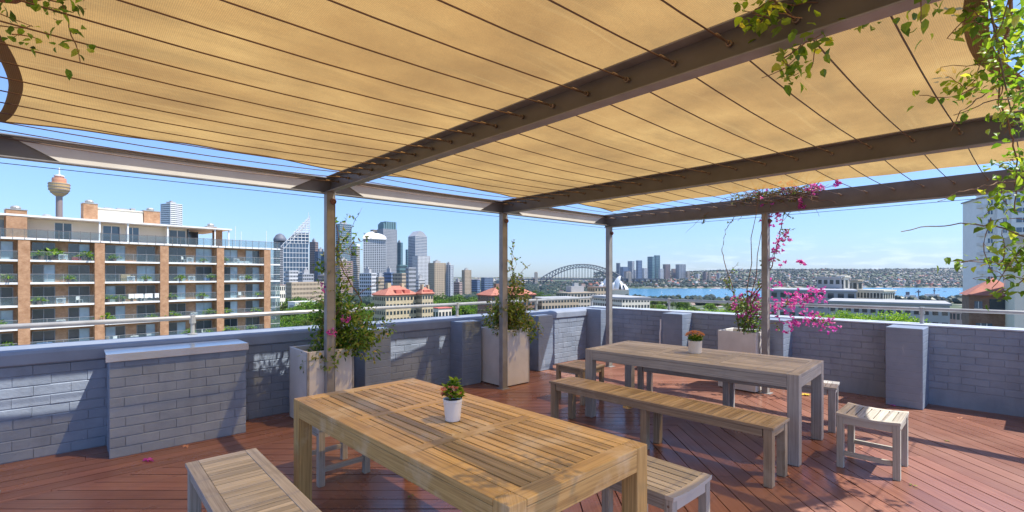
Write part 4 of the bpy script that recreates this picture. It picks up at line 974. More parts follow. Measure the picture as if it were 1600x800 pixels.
random.seed(44)
M['redc'] = plain('red cushions', (.45, .06, .05)); M['bluec'] = plain('blue plastic', (.10, .2, .42)); M['bamboo'] = plain('bamboo screen', (.42, .30, .15))
for i, (u, zi, nm, lab, mt, d) in enumerate([(-1.9, 1, 'deck_chair', 'red folded deck chair on the second balcony bay of the brick block, top floor', 'redc', (.9, .5, .45)), (9.2, 4, 'storage_box', 'red box on a brick block balcony, fourth floor down, third bay', 'redc', (.8, .5, .5)),
    (10.6, 4, 'storage_box', 'terracotta trough on a brick block balcony, fourth floor down, third bay', 'rust', (1.2, .4, .45)), (-4.9, 5, 'bicycle_cover', 'blue covered bicycle on a low left balcony of the brick block', 'bluec', (1.4, .35, .8)), (13.2, 2, 'storage_box', 'blue crate on the second floor down, fourth bay of the brick block', 'bluec', (.7, .4, .5)),
    (-8.9, 2, 'bamboo_screen', 'bamboo screen on the second floor down at the left of the brick block', 'bamboo', (1.5, .06, 1.0)), (18.6, 1, 'day_bed', 'white day bed on the top floor of the last brick block bay', 'white', (1.6, .6, .4)), (3.2, 2, 'bamboo_screen', 'brown screen on the second floor down, third bay of the brick block', 'bamboo', (1.1, .06, 1.0)),
    (19.4, 4, 'storage_box', 'pinkish trough on the fourth floor down, last bay of the brick block', 'redc', (1.3, .35, .4)), (-11.8, 2, 'storage_box', 'white cabinet on the second floor down, first visible bay of the brick block', 'white', (.8, .4, .9))]):
    o = thing(nm, lab, nm.replace('_', ' '), onbal(u, zi, .4), AR); m = MB(); m.boxr(-d[0] / 2, d[0] / 2, -d[1] / 2, d[1] / 2, .04, d[2]); m.build('body', M[mt], o, bevel=.04)
    m = MB(); [m.boxr(sx * d[0] * .4 - .03, sx * d[0] * .4 + .03, -d[1] * .4, d[1] * .4, 0, .04) for sx in (-1, 1)]; m.build('feet', M['concg'], o)
for i, (u, w_) in enumerate([(4.6, 1.0), (5.75, .9), (3.75, .6), (6.7, .5)]):
    m = MB(); n = 8
    vs = []
    for k in range(n + 1):
        x = -w_ / 2 + w_ * k / n; yy = .02 * sin(k * 2.1); vs += [(x, -.0 + yy, -.62 - .04 * sin(k)), (x, yy * .3, .0)]
    m.add(vs, [(2 * k, 2 * k + 2, 2 * k + 3, 2 * k + 1) for k in range(n)]); o = m.build('laundry_towel', M['white']); v = onbal(u, 3, -.02, 1.06); o.location = v; o.rotation_euler = (0, 0, AR)
    md = o.modifiers.new('s', 'SOLIDIFY'); md.thickness = .01
    tag(o, ['wide white towel hung over the third floor balustrade of the brick block', 'white towel just right of the wide towel on the third floor balustrade', 'small white cloth left of the wide towel on the third floor balustrade', 'small white cloth at the right end of the washing on the balustrade'][i], 'towel', 'washing on a balcony')
# ------------------------------------------------------------ city buildings
random.seed(11)
def spot(px, Y): return (px - 800) / F * Y
def zof(py, Y): return CAMZ + (HZ - py) / F * Y
def block(name, label, px0, px1, pt, Y, wall, nf, nc, fr=.3, yaw=1, band='conc', glass='glassb', zb=None, vfin=.28, hb=.45, depth=None, group=None, top=None, plant=True, cat='building', pb_=None, solid=False):
    """Building whose silhouette spans px0..px1 of the photo at distance Y: returns root, w, d, h (local x = front, y = depth)."""
    k = ((px0 + px1) / 2 - 800) / F; X = k * Y; cphi = 1 / math.sqrt(1 + k * k)
    tot = (px1 - px0) * Y * cphi ** -1 * cphi * cphi / F if False else (px1 - px0) * (Y / F) * cphi
    ya = R(32) * yaw; w_ = tot * (1 - fr) / cos(ya); d_ = tot * fr / abs(sin(ya)) if fr > 0 else (depth or w_ * .8)
    if fr == 0: ya = 0; w_ = tot
    z0 = Hh(X, Y) - 3 if zb is None else zb; h = zof(pt, Y) - z0
    th = -math.atan(k) + ya
    c = Vector((X, Y, z0)) + Vector((k, 1, 0)).normalized() * d_ * .5
    t = thing(name, label, cat, c, th, group)
    hw, hd = w_ / 2, d_ / 2; fh = h / nf
    m = MB(); m.boxr(-hw, hw, -hd, hd, 0, h); m.build('wall' if solid else 'glazing', M[wall] if solid else M[glass], t)
    if not solid:
        m = MB(); e = .012 * max(w_, 8)
        for i in range(nf + 1): z = i * fh; m.boxr(-hw - e, hw + e, -hd - e, hd + e, max(0, z - fh * hb / 2), min(h + .3, z + fh * hb / 2))
        m.build('floor_bands', M[band], t)
        m = MB(); cw = w_ / nc; f = cw * vfin; e2 = e * 1.25
        for i in range(nc + 1): x = -hw + i * cw; m.boxr(x - f / 2, x + f / 2, -hd - e2, -hd + .1, 0, h + .2); m.boxr(x - f / 2, x + f / 2, hd - .1, hd + e2, 0, h + .2)
        nd_ = max(1, int(d_ / cw)); cd = d_ / nd_
        for i in range(nd_ + 1): y = -hd + i * cd; m.boxr(-hw - e2, -hw + .1, y - f / 2, y + f / 2, 0, h + .21); m.boxr(hw - .1, hw + e2, y - f / 2, y + f / 2, 0, h + .21)
        m.build('mullions', M[wall], t)
    else:
        # punched windows, one mesh per storey row
        cw = w_ / nc; nd_ = max(1, int(d_ / cw)); cd = d_ / nd_; e = max(.05, .004 * w_)
        for i in range(nf):
            m = MB(); za, zb_ = i * fh + fh * .32, i * fh + fh * .32 + fh * .5
            if h - za > 14 * fh and i % 1: continue
            for j in range(nc): x = -hw + (j + .5) * cw; m.boxr(x - cw * .3, x + cw * .3, -hd - e, -hd + .02, za, zb_)
            for j in range(nd_): y = -hd + (j + .5) * cd; m.boxr(-hw - e, -hw + .02, y - cd * .3, y + cd * .3, za, zb_); m.boxr(hw - .02, hw + e, y - cd * .3, y + cd * .3, za, zb_)
            m.build('window_row', M[glass], t)
        m = MB(); m.boxr(-hw - .3, hw + .3, -hd - .3, hd + .3, h + .01, h + max(.4, .02 * h)); m.build('roof', M[band], t)
    if plant:
        m = MB(); m.boxr(-hw * .5, hw * .4, -hd * .4, hd * .5, h + .02, h + fh * 1.2); m.boxr(-hw * .2, hw * .1, -hd * .2, hd * .2, h + fh * 1.2, h + fh * 1.8); m.build('roof_plant', M['concg'], t)
    return t, w_, d_, h
def fade(name, c): M[name] = plain('tower ' + name, c, .6, 0, .06, .05)
fade('t_white', (.62, .62, .62)); fade('t_grey', (.38, .39, .41)); fade('t_dark', (.13, .14, .17)); fade('t_brown', (.26, .17, .14)); fade('t_pink', (.45, .33, .28)); fade('t_blue', (.16, .22, .34)); fade('t_green', (.12, .22, .24)); fade('t_tan', (.47, .37, .26))

# observation tower
Y = 1500; X = spot(92.5, Y); t = thing('observation_tower', 'slim city tower with a golden turret and white spire rising behind the brick block', 'tower', (X, Y, -50)); u = Y / F
def zt(py): return zof(py, Y) + 50
M['copper'] = plain('copper turret', (.58, .27, .14), .5); M['gold'] = plain('golden turret', (.66, .43, .16), .45, .15, .12, .02); M['shaft'] = plain('brown shaft', (.27, .2, .17), .6)
m = MB(); m.lathe([(4.6 * u, 0), (4.2 * u, zt(345)), (4.0 * u, zt(304))], 16); m.build('shaft', M['shaft'], t)
m = MB(); m.lathe([(4.4 * u, zt(307)), (7.5 * u, zt(304.5)), (10.5 * u, zt(301)), (12.6 * u, zt(296)), (13.0 * u, zt(290)), (12.8 * u, zt(286.5)), (9 * u, zt(286))], 32); m.build('turret', M['gold'], t)
m = MB()
for k in range(4): z = zt(302 - k * 4.4); r = (10.4, 12.8, 13.3, 13.3)[k] * u; m.lathe([(r, z), (r, z + 1.2 * u), (r * .97, z + 1.2 * u)], 32)
m.build('window_bands', M['shaft'], t)
m = MB(); m.lathe([(8.6 * u, zt(286)), (8.8 * u, zt(282)), (8.4 * u, zt(278.5)), (5.6 * u, zt(278)), (5.6 * u, zt(274)), (0, zt(273.6))], 24); m.build('upper_turret', M['copper'], t)
m = MB(); m.lathe([(6.6 * u, zt(276)), (6.6 * u, zt(274.5)), (4 * u, zt(273.5))], 24); m.lathe([(1.0 * u, zt(273)), (.9 * u, zt(263)), (.3 * u, zt(262))], 8); m.build('spire', M['white'], t)

block('residential_tower', 'white louvred high rise just above the roof of the brick block', 251, 285, 318, 900, 't_white', 50, 7, .45, 1, 'white', 'glassd', hb=.55, vfin=.12)
# white gridded tower with slanted crown of open frames
Y = 1350; X0, X1 = 443, 483; u = Y / F
t, w_, d_, h = block('office_tower', 'dark glass office tower with white grid and slanting open lattice crown', X0, X1 - 1, 380, Y, 'white', 11, 8, 0, 1, 'white', 'glassb', hb=.13, vfin=.12, plant=False, depth=40)
m = MB(); zz = lambda py: zof(py, Y) - t.location.z
hw = w_ / 2; hd = d_ / 2
def lx(px): return (px - (X0 + X1 - 1) / 2) / (X1 - 1 - X0) * w_
m.prism([(lx(443), zz(380)), (lx(483), zz(380)), (lx(483), zz(364)), (lx(462), zz(364))], -hd, hd - 10, 'y'); m.build('slanted_top', M['glassb'], t)
m = MB()
for k in range(7): x = 448 + k * 5.8; yy = 380 - max(0, (x - 443)) * .85; m.tube([(lx(x), -hd - 1, zz(381)), (lx(x), -hd - 1, zz(max(yy, 362)))], .9, 4)
for yy in (376, 371, 366): m.tube([(lx(443 + (380 - yy) / .85), -hd - 1, zz(yy)), (lx(483), -hd - 1, zz(yy))], .9, 4)
for dy in (-hd - 1, hd - 10):
    for off in (0, 5): m.tube([(lx(439 + off), dy, zz(386 + off * .6)), (lx(482), dy, zz(341 + off * 1.0))], 1.0, 4)
for k in range(8):
    yy = 362 - k * 3.6; xa = 482 - (yy - 338) * .95
    m.tube([(lx(xa), -hd - 1, zz(yy)), (lx(484), -hd - 1, zz(yy))], .8, 4); m.tube([(lx(xa), hd - 10, zz(yy)), (lx(484), hd - 10, zz(yy))], .8, 4)
    m.tube([(lx(484), -hd - 1, zz(yy)), (lx(484), hd - 10, zz(yy))], .8, 4)
for x in (468, 473, 478, 484): m.tube([(lx(x), -hd - 1, zz(364)), (lx(x), -hd - 1, zz(338 + (482 - min(x, 482)) * 1.05))], .8, 4)
m.tube([(lx(482), -hd - 1, zz(345)), (lx(482), -hd - 1, zz(331))], .5, 4)
m.build('lattice_crown', M['white'], t)
t, w_, d_, h = block('office_tower', 'dark office tower with a rounded metal top beside the lattice tower', 428, 447, 376, 1500, 't_dark', 24, 6, .2, 1, 't_grey', 'glassd', plant=False)
m = MB(); m.lathe([(w_ * .6, 0), (w_ * .58, 6), (w_ * .35, 18), (w_ * .12, 22), (0, 23)], 20, (0, 0, h)); m.build('domed_roof', M['t_dark'], t)
block('office_tower', 'reddish brown tower to the right of the lattice tower', 484, 497, 378, 1550, 't_brown', 24, 4, .35, -1, 't_brown', 'glassd')
block('office_tower', 'low dark navy glass block left of the first post', 492, 511, 393, 1500, 't_blue', 18, 5, .3, 1, 't_dark', 'glassb', vfin=.1, hb=.1)
block('office_tower', 'glass tower with a pale flat crown right behind the first climber', 525, 549, 350, 1500, 't_green', 34, 6, .25, 1, 't_grey', 'glassb', hb=.3)
t2, w_, d_, h = block('office_tower', 'grey tower with white cap behind the climber sprigs', 548, 562, 385, 1450, 't_tan', 24, 4, .35, -1, 't_grey', 'glassd')
m = MB(); m.boxr(-w_ / 2 - 1, w_ / 2 + 1, -d_ / 2 - 1, d_ / 2 + 1, h + .4, h + 7); m.build('cap', M['white'], t2)
block('office_block', 'pink brown stepped office block low behind the first climber', 523, 551, 408, 1200, 't_pink', 18, 8, .3, 1, 't_pink', 'glassd')
# curved white tower
Y = 1150
t, w_, d_, h = block('office_tower', 'curved white tower with an oval white roof canopy', 568, 603, 374, Y, 't_white', 34, 12, 0, 1, 't_white', 'glassd', hb=.35, vfin=.35, plant=False, depth=30)
m = MB(); hw = w_ / 2; m.M = Matrix.Translation((0, -d_ / 2 - 2, h - 2)) @ Matrix.Rotation(R(38), 4, 'X'); m.prism([(hw * cos(a) * 1.05, 24 * sin(a) * (1.0 if a < 1.6 else 1.3) + (2 if sin(a) > 0 else 0)) for a in [pi * k / 16 for k in range(17)]], 0, 3, 'z')
m.M = None; m.prism([(hw * cos(a) * .9, h + .4 + 12 * sin(a)) for a in [pi * k / 16 for k in range(17)]], -d_ / 2 + 12, d_ / 2, 'y'); m.build('oval_canopy', M['white'], t)
t, w_, d_, h = block('office_tower', 'tallest grey tower with a dark green stepped crown behind the curved white tower', 590, 620, 358, 1400, 't_grey', 44, 12, .3, 1, 't_grey', 'glassd', hb=.3, vfin=.5, plant=False)
m = MB(); n = 6
for i in range(n): x = -w_ / 2 + (i + .5) * w_ / n; m.boxr(x - w_ / n * .38, x + w_ / n * .38, -d_ / 2, d_ / 2, h, h + (22 if i not in (0,) else 15)); 
m.boxr(-w_ * .45, w_ * .45, -d_ * .4, d_ * .4, h, h + 18); m.build('green_crown', M['t_green'], t)
block('office_tower', 'lower stone shoulder tower left of the green crowned tower', 579, 594, 359, 1420, 't_tan', 40, 5, .3, 1, 't_grey', 'glassd', plant=False)
block('office_tower', 'narrow blue glass tower between the two tallest groups', 619, 629, 379, 1450, 't_green', 34, 3, .3, -1, 't_green', 'glassb', hb=.2)
t, w_, d_, h = block('office_tower', 'blue sided tower with white chequered front and pointed roof', 638, 667, 369, 1250, 't_grey', 40, 9, .38, 1, 't_white', 'glassb', hb=.35, vfin=.3, plant=False)
m = MB(); m.prism([(-w_ / 2, h + .1), (w_ / 2, h + .1), (w_ * .2, h + 11), (-w_ * .1, h + 14)], -d_ / 2, d_ / 2, 'y'); m.build('pointed_roof', M['t_grey'], t)
block('office_tower', 'lower chequered white annexe at the foot of the pointed tower', 645, 672, 400, 1180, 't_white', 30, 9, .3, 1, 't_white', 'glassd', hb=.45, vfin=.4, plant=False)
block('office_tower', 'dark green glass block behind the pointed tower', 634, 642, 390, 1330, 't_green', 24, 3, .3, 1, 't_green', 'glassb', plant=False)
block('apartment_tower', 'wide beige apartment tower with brown side wall', 670, 696, 411, 850, 't_tan', 22, 6, .35, 1, 't_tan', 'glassd', hb=.6, vfin=.5)
block('apartment_tower', 'white and navy striped apartment slab beside the beige tower', 694, 708, 414, 860, 't_white', 22, 3, .3, -1, 't_white', 'glassb', hb=.15, vfin=.45)
block('apartment_tower', 'lone round cornered beige tower against the flat horizon', 722, 736, 422, 1100, 't_tan', 22, 5, .3, 1, 't_tan', 'glassd', hb=.55, vfin=.5)
low = [(446, 466, 423, 1000, 't_white', 'dark roofed white block below the lattice tower'), (466, 490, 428, 950, 't_grey', 'wide grey low block below the lattice tower'), (497, 512, 430, 900, 't_pink', 'pinkish block just left of the first post'),
       (562, 588, 427, 900, 't_white', 'flat white block at the foot of the curved tower'), (588, 600, 433, 850, 't_tan', 'tan low block below the curved tower'), (600, 616, 426, 950, 't_blue', 'blue glass cube below the green crowned tower'),
       (614, 634, 427, 900, 't_tan', 'yellowish office block with arched top below the narrow tower'), (634, 650, 418, 1000, 't_grey', 'grey block with pale roof left of the chequered annexe'), (650, 664, 436, 900, 't_white', 'small white block before the chequered annexe'),
       (736, 750, 437, 1300, 't_blue', 'bluish low block right of the lone tower'), (752, 770, 434, 1400, 't_blue', 'blue glass low rise left of the second post'), (776, 790, 438, 1500, 't_grey', 'grey low rise just behind the second post'), (708, 722, 441, 1000, 't_pink', 'low pink terrace row left of the lone tower'),
       (620, 636, 414, 1200, 't_green', 'small green glass block right of the tallest tower')]
for a, b, pt_, Y, mt, lab in low: block('office_block', lab, a, b, pt_, Y, mt, 8, 6, .3, random.choice((-1, 1)), mt, 'glassd', hb=.45, plant=random.random() < .5)
# long low buildings in the park
block('hotel', 'long low beige building with rows of small windows under the lattice tower', 449, 514, 441, 520, 't_tan', 8, 26, .12, 1, 't_tan', 'glassd', hb=.5, vfin=.45, plant=False)
t, w_, d_, h = block('warehouse', 'white flat roofed shed among the park trees left of the first post', 450, 496, 472, 330, 'white', 2, 1, .25, 1, 'white', 'concg', solid=True, plant=False)
block('apartment_block', 'small white block with red roof at the end of the brick block', 424, 446, 446, 420, 'cream', 5, 5, .3, 1, 't_pink', 'glassd', solid=True, plant=False)
# terracotta roofed apartments
M['terra'] = plain('terracotta tiles', (.40, .15, .10), .8, 0, .2, 1.2); M['redtrim'] = plain('red trim', (.55, .14, .1), .7)
def terracotta(label, px0, px1, peave, Y, nf, nc, yaw, fr, rh, name='apartment_house', wallm='cream brick'):
    t, w_, d_, h = block(name, label, px0, px1, peave, Y, wallm, nf, nc, fr, yaw, 'redtrim', 'glassd', solid=True, plant=False, zb=zof(peave, Y) - nf * 2.9)
    for o in [c for c in t.children if c.name.startswith('roof')]: o.scale = (1, 1, 1)
    m = MB(); hw, hd = w_ / 2 + .6, d_ / 2 + .6; zz = h + max(.4, .02 * h) + .01
    rl = max(hw - hd, hw * .3)
    m.add([(-hw, -hd, zz), (hw, -hd, zz), (hw, hd, zz), (-hw, hd, zz), (-rl, 0, zz + rh), (rl, 0, zz + rh)], [(0, 1, 5, 4), (1, 2, 5), (2, 3, 4, 5), (3, 0, 4), (3, 2, 1, 0)]); rf = m.build('tiled_roof', M['terra'], t)
    m = MB(); m.boxr(-hw * .5, -hw * .3, -1, 1, zz + rh * .5, zz + rh + 1.2); m.boxr(hw * .35, hw * .5, -1, 1, zz + rh * .5, zz + rh + 1); m.build('chimney', M[wallm], rf)
    m = MB()
    for k in range(2): x = (-.15 + k * .5) * hw; m.prism([(x - 1.3, zz + .2), (x + 1.3, zz + .2), (x + 1.3, zz + rh * .55), (x - 1.3, zz + rh * .55)], -hd + .6, -hd * .3, 'y')
    m.build('dormer', M['redtrim'], rf)
    return t
terracotta('cream apartment building with terracotta roof and red trims right of the first climber', 582, 652, 462, 200, 7, 9, 1, .3, 3.6)
terracotta('narrow cream wing with terracotta roof joined right of the larger one', 650, 677, 460, 205, 7, 4, 1, .35, 2.6)
terracotta('red brick apartment house half hidden behind the middle planter climber', 745, 838, 462, 230, 6, 10, 1, .25, 4.0, wallm='brown brick')
block('garage_block', 'small white low block in front of the cream apartment wing', 676, 706, 482, 240, 'cream', 2, 4, .3, 1, 'redtrim', 'glassd', solid=True, plant=False)
block('art_deco_block', 'pale grey apartment block with a row of small windows right of the second post', 828, 905, 466, 240, 't_tan', 4, 12, .25, 1, 'concg', 'glassd', solid=True, plant=False, zb=-22)
block('art_deco_block', 'beige block with stepped roof between the second and third posts', 868, 932, 458, 290, 'concb', 5, 9, .3, 1, 't_tan', 'glassd', solid=True, plant=True, zb=-26)
block('art_deco_block', 'cream rendered block with tall window strips behind the third post', 918, 1016, 466, 200, 'cream', 5, 9, .55, 1, 'concg', 'glassd', solid=True, plant=False, zb=-20)
block('art_deco_block', 'brown banded upper storey block just left of the third post', 917, 948, 449, 300, 't_tan', 6, 4, .4, 1, 't_brown', 'glassd', solid=True, plant=False, zb=-26)

# ------------------------------------------------------------ arch bridge and shell roofed hall
Yb = 2700; br = thing('arch_bridge', 'great grey steel arch bridge with stone pylons over the harbour', 'bridge', (spot(910, Yb), Yb, SEA), -math.atan((910 - 800) / F) * 0)
u = Yb / F; bz = lambda py: zof(py, Yb) - SEA; bxx = lambda px: (px - 910) * u
M['bsteel'] = plain('bridge steel', (.085, .10, .12), .6, 0, .05, .01); M['stone'] = plain('sandstone pylon', (.46, .39, .31), .8, 0, .08, .02)
xa, xb = 845, 974; N = 28
def top(k): v = 2 * k - 1; return bz(413 + 22 * abs(v) ** 2.1)
def bot(k): v = 2 * k - 1; return bz(418 + 27.5 * abs(v) ** 2.0)
for dy in (-12, 12):
    m = MB(); P_ = [(bxx(xa + (xb - xa) * k / N), k / N) for k in range(N + 1)]
    m.tube([(x, dy, top(k)) for x, k in P_], 2.3, 4); m.tube([(x, dy, bot(k)) for x, k in P_], 2.3, 4)
    for i in range(N): x, k = P_[i]; x2, k2 = P_[i + 1]; m.tube([(x, dy, bot(k)), (x, dy, top(k))], 1.1, 4); m.tube([(x, dy, (top if i < N / 2 else bot)(k)), (x2, dy, (bot if i < N / 2 else top)(k2))], 1.0, 4)
    m.build('arch_truss', M['bsteel'], br)
    m = MB()
    for i in range(2, N - 1): x, k = P_[i]; m.tube([(x, dy, bot(k)), (x, dy, bz(436))], .8, 4)
    m.build('hangers', M['bsteel'], br)
m = MB(); m.boxr(bxx(838), bxx(1030), -22, 22, bz(437), bz(435)); m.boxr(bxx(800), bxx(838), -22, 22, bz(437.5), bz(435.5)); m.build('road_deck', M['bsteel'], br)
m = MB()
for px in list(range(802, 838, 8)) + list(range(990, 1030, 9)): m.boxr(bxx(px) - 3, bxx(px) + 3, -12, 12, 0, bz(437) - .1)
m.build('approach_piers', M['bsteel'], br)
for px in (837.5, 982):
    for dy in (-27, 27):
        m = MB(); ww = 5.0 * u * .5; m.box((bxx(px), dy, bz(440) / 2), (ww * 2.2, 15, bz(440))); m.box((bxx(px), dy, (bz(440) + bz(426)) / 2 + .01), (ww * 1.8, 13, bz(426) - bz(440))); m.box((bxx(px), dy, bz(425.4)), (ww * 1.5, 11, 4)); o = m.build('pylon', M['stone'], br, bevel=.8)
Yo = 1500; u = Yo / F * 1.0; M['shell'] = plain('white shell tiles', (.80, .79, .76), .35, 0, .03, .05)
oh = thing('concert_hall', 'white shell roofed concert hall on the harbour behind the third post', 'building', (spot(958, Yo), Yo, SEA)); oz = lambda py: zof(py, Yo) - SEA; ox = lambda px: (px - 958) * u
m = MB(); m.boxr(ox(934), ox(979), -30, 40, 0, oz(452.5)); m.build('podium', M['t_tan'], oh)
def shell(px0, px1, ptip, side, dy, pb_=452):
    # one sail shaped vault: ridge curving from the low tail up to the high tip, two skins meeting at the ridge
    m = MB(); n = 12; h = oz(ptip) - oz(pb_); L = (px1 - px0) * u; x0 = ox(px0) if side > 0 else ox(px1); wdt = L * .62
    vs = []; 
    for i in range(n + 1):
        k = i / n; rx = x0 + side * L * k; rz = oz(pb_) + h * (sin(k * pi / 2) ** .8)
        for j in range(7):
            v = j / 6; ang = v * pi; vs.append((rx - side * (L * .32 * k) * (1 - sin(ang)), dy - cos(ang) * wdt * (.25 + .75 * k) * (1 - .1 * k), oz(pb_) + (rz - oz(pb_)) * sin(ang) ** .7))
    m.add(vs, [(i * 7 + j, i * 7 + j + 1, (i + 1) * 7 + j + 1, (i + 1) * 7 + j) for i in range(n) for j in range(6)]); m.build('shell', M['shell'], oh, smooth=True)
shell(939, 952, 432, 1, 10); shell(933, 943, 442, 1, 0); shell(954, 969, 431, 1, -6); shell(950, 959, 441, 1, -12); shell(966, 977, 437.5, -1, -4); shell(972, 981, 443, -1, -8); shell(947, 956, 439, -1, 12)
m = MB(); m.boxr(ox(958), ox(976), -12, -9, oz(452.4), oz(446)); m.build('glass_wall', M['glassd'], oh)

# north shore towers: (x0,x1,top,mat)
ns = [(963, 969, 411, 't_dark', 'slim dark tower at the left end of the north shore skyline'), (969, 982, 417, 't_blue', 'low wide blue tower on the north shore skyline'), (981, 991, 408, 't_grey', 'square brown grey tower with a mast on the north shore'), (994, 1003, 407, 't_blue', 'plain blue slab tower on the north shore'),
      (1012, 1023, 401, 't_green', 'left half of the tallest green glass pair on the north shore'), (1022, 1031, 399, 't_green', 'right half of the tallest green glass pair on the north shore'), (1036, 1047, 413, 't_brown', 'brown tower right of the tallest north shore pair'), (1056, 1071, 413, 't_grey', 'grey and white tower toward the right of the north shore skyline'),
      (1049, 1056, 420, 't_pink', 'small pink tower between the brown and grey north shore towers'), (1003, 1012, 419, 't_white', 'short white tower left of the green glass pair'), (990, 997, 422, 't_white', 'short white block in the middle of the north shore skyline'), (1029, 1037, 420, 't_white', 'pale tower behind the brown north shore tower'),
      (975, 984, 424, 't_pink', 'pinkish mid rise above the bridge approach'), (1072, 1078, 424, 't_tan', 'tan mid rise right of the grey and white tower'), (1098, 1105, 425, 't_brown', 'brown tower standing apart right of the north shore skyline'), (1106, 1111, 427, 't_tan', 'little tan tower next to the lone brown tower'), (1087, 1093, 428, 't_white', 'little white tower left of the lone brown tower'), (1120, 1126, 427, 't_grey', 'distant grey tower near the magenta bougainvillea')]
for a, b, pt_, mt, lab in ns: block('north_shore_tower', lab, a, b, pt_, rnd(2900, 3200), mt, 14, 4, .35, random.choice((-1, 1)), mt, 'glassb', hb=.4, vfin=.35, plant=False, cat='tower', group='towers across the harbour')
random.seed(31)
WC = ['white', 'cream', 't_pink', 't_tan', 't_grey', 'terra']
fh = []
for i, (nm, mt) in enumerate([('white', 't_white'), ('cream', 't_tan'), ('pink', 't_pink'), ('tan', 't_brown')]):
    r_ = thing('far_house', 'small %s house among trees on the far harbour shore' % nm, 'house', (0, 0, 0), 0, 'houses on the far harbour shore')
    m = MB(); m.boxr(-8, 8, -6, 6, -3, 7); m.boxr(8, 13, -4, 5, -3, 5); m.build('wall', M[mt], r_)
    m = MB(); m.add([(-8.6, -6.6, 7.01), (8.6, -6.6, 7.01), (8.6, 6.6, 7.01), (-8.6, 6.6, 7.01), (-4, 0, 11), (4, 0, 11)], [(0, 1, 5, 4), (1, 2, 5), (2, 3, 4, 5), (3, 0, 4), (3, 2, 1, 0)]); m.build('roof', M['terra' if i % 2 == 0 else 'concg'], r_)
    m = MB()
    for x in (-5, 0, 5): m.boxr(x - 1, x + 1, -6.1, -5.98, 2, 4.5)
    m.build('windows', M['glassd'], r_); fh.append(r_)
cnt = 0; used_ = [0] * 4; stuffv = MB(); placed = 0
tries = 0
while cnt < 250 and tries < 9000:
    tries += 1
    k = rnd(.17, 1.02); Y = rnd(2330, 3300) ; X = k * Y; z = Hh(X, Y)
    if z < SEA + 2: continue
    j = random.choice((0, 0, 1, 2, 3)); 
    if used_[j] == 0: o = fh[j]; used_[j] = 1
    else: o = copy_tree(fh[j])
    sc = rnd(.5, 1.0); o.location = (X, Y, z); o.rotation_euler = (0, 0, rnd(-.6, .6)); o.scale = (sc, sc, sc * (1 if random.random() < .85 else 2.2)); cnt += 1
cols = ['white', 'cream', 't_pink', 't_tan', 't_grey', 'terra', 'concg']
for i in range(3000):
    k = rnd(-.95, 1.06); Y = rnd(2350, 5200) if k > .17 else rnd(1500, 4500)
    if -.12 < k < .06 and Y < 1900: continue
    X = k * Y; z = Hh(X, Y)
    if z < SEA + 2: continue
    a = rnd(5, 12); h_ = rnd(4, 8) * (1 if random.random() < .93 else 2.6); stuffv.box((X, Y, z + h_ / 2 - 1), (a * 1.5, a, h_ + 2), rnd(-.5, .5), random.choice((0, 1, 2, 3, 3, 4, 4, 5, 6)))
    stuffv.box((X, Y, z + h_ + .6), (a * 1.2, a * .7, 1.2), rnd(-.5, .5), random.choice((5, 5, 6)))
o = stuffv.build('far_suburbs', [M[c] for c in cols]); tag(o, 'mass of tiny roofs and houses spread over the far hills', 'suburbs', kind='stuff')
wd = MB()
def blob(X, Y, z, r):
    n = 5; vs = [(X, Y, z + r * 1.1)]
    for j, (rr, zz) in enumerate(((.75, .75), (1.0, .2), (.6, -.2))):
        for q in range(n): a = 2 * pi * (q + j * .5) / n; e = r * rr * rnd(.75, 1.2); vs.append((X + e * cos(a), Y + e * sin(a), z + zz * r * rnd(.8, 1.2)))
    fs = [(0, 1 + q, 1 + (q + 1) % n) for q in range(n)]
    for j in range(2):
        for q in range(n): fs += [(1 + j * n + q, 1 + (j + 1) * n + q, 1 + j * n + (q + 1) % n), (1 + j * n + (q + 1) % n, 1 + (j + 1) * n + q, 1 + (j + 1) * n + (q + 1) % n)]
    wd.add(vs, fs)
for i in range(21000):
    k = rnd(-.95, 1.06)
    Y = rnd(2260, 5200) if (k > .17 and random.random() < .8) else rnd(700, 3500)
    if k > .17 and 1050 < Y < 2260: continue
    X = k * Y; z = Hh(X, Y)
    if z < SEA + 1: continue
    blob(X, Y, z + 2, rnd(4, 9.5))
o = wd.build('far_woodland', M['canopy_far']); tag(o, 'dark green mass of distant trees over the hills and gardens', 'trees', kind='stuff')

# ------------------------------------------------------------ nearer right side
def flat_box(root, name, mat, *a, **kw): m = MB(); m.boxr(*a); return m.build(name, M[mat], root, **kw)
Y = 130; t, w_, d_, h = block('apartment_block', 'wide grey modern block with roof garden behind the bougainvillea', 1200, 1335, 455, Y, 'concg', 8, 9, .0, 1, 't_grey', 'glassd', solid=True, plant=False, zb=-24, depth=14)
M['lgrey'] = plain('light grey render', (.42, .41, .40), .7, 0, .08, .4)
block('apartment_block', 'grey cube penthouse with cream stair tower above the wide grey block', 1276, 1328, 435, 140, 'lgrey', 4, 4, .28, -1, 'concg', 'glassd', solid=True, plant=False, zb=-9)
block('stair_tower', 'cream stair tower beside the grey cube penthouse', 1310, 1326, 433, 138, 'cream', 2, 1, .4, -1, 'cream', 'glassd', solid=True, plant=False, zb=-8)
block('apartment_block', 'small pinkish beige block right of the cube penthouse', 1324, 1348, 439, 150, 'concb', 4, 2, .35, -1, 'concb', 'glassd', solid=True, plant=False, zb=-14)
block('terrace_house', 'cream stepped terrace house with arched bay right of the cube penthouse', 1338, 1398, 455, 135, 'cream', 6, 8, .3, -1, 'cream', 'glassd', solid=True, plant=False, zb=-20)
block('terrace_house', 'peach coloured house end beside the water', 1376, 1397, 459, 142, 'concb', 6, 3, .3, -1, 't_pink', 'glassd', solid=True, plant=False, zb=-22)
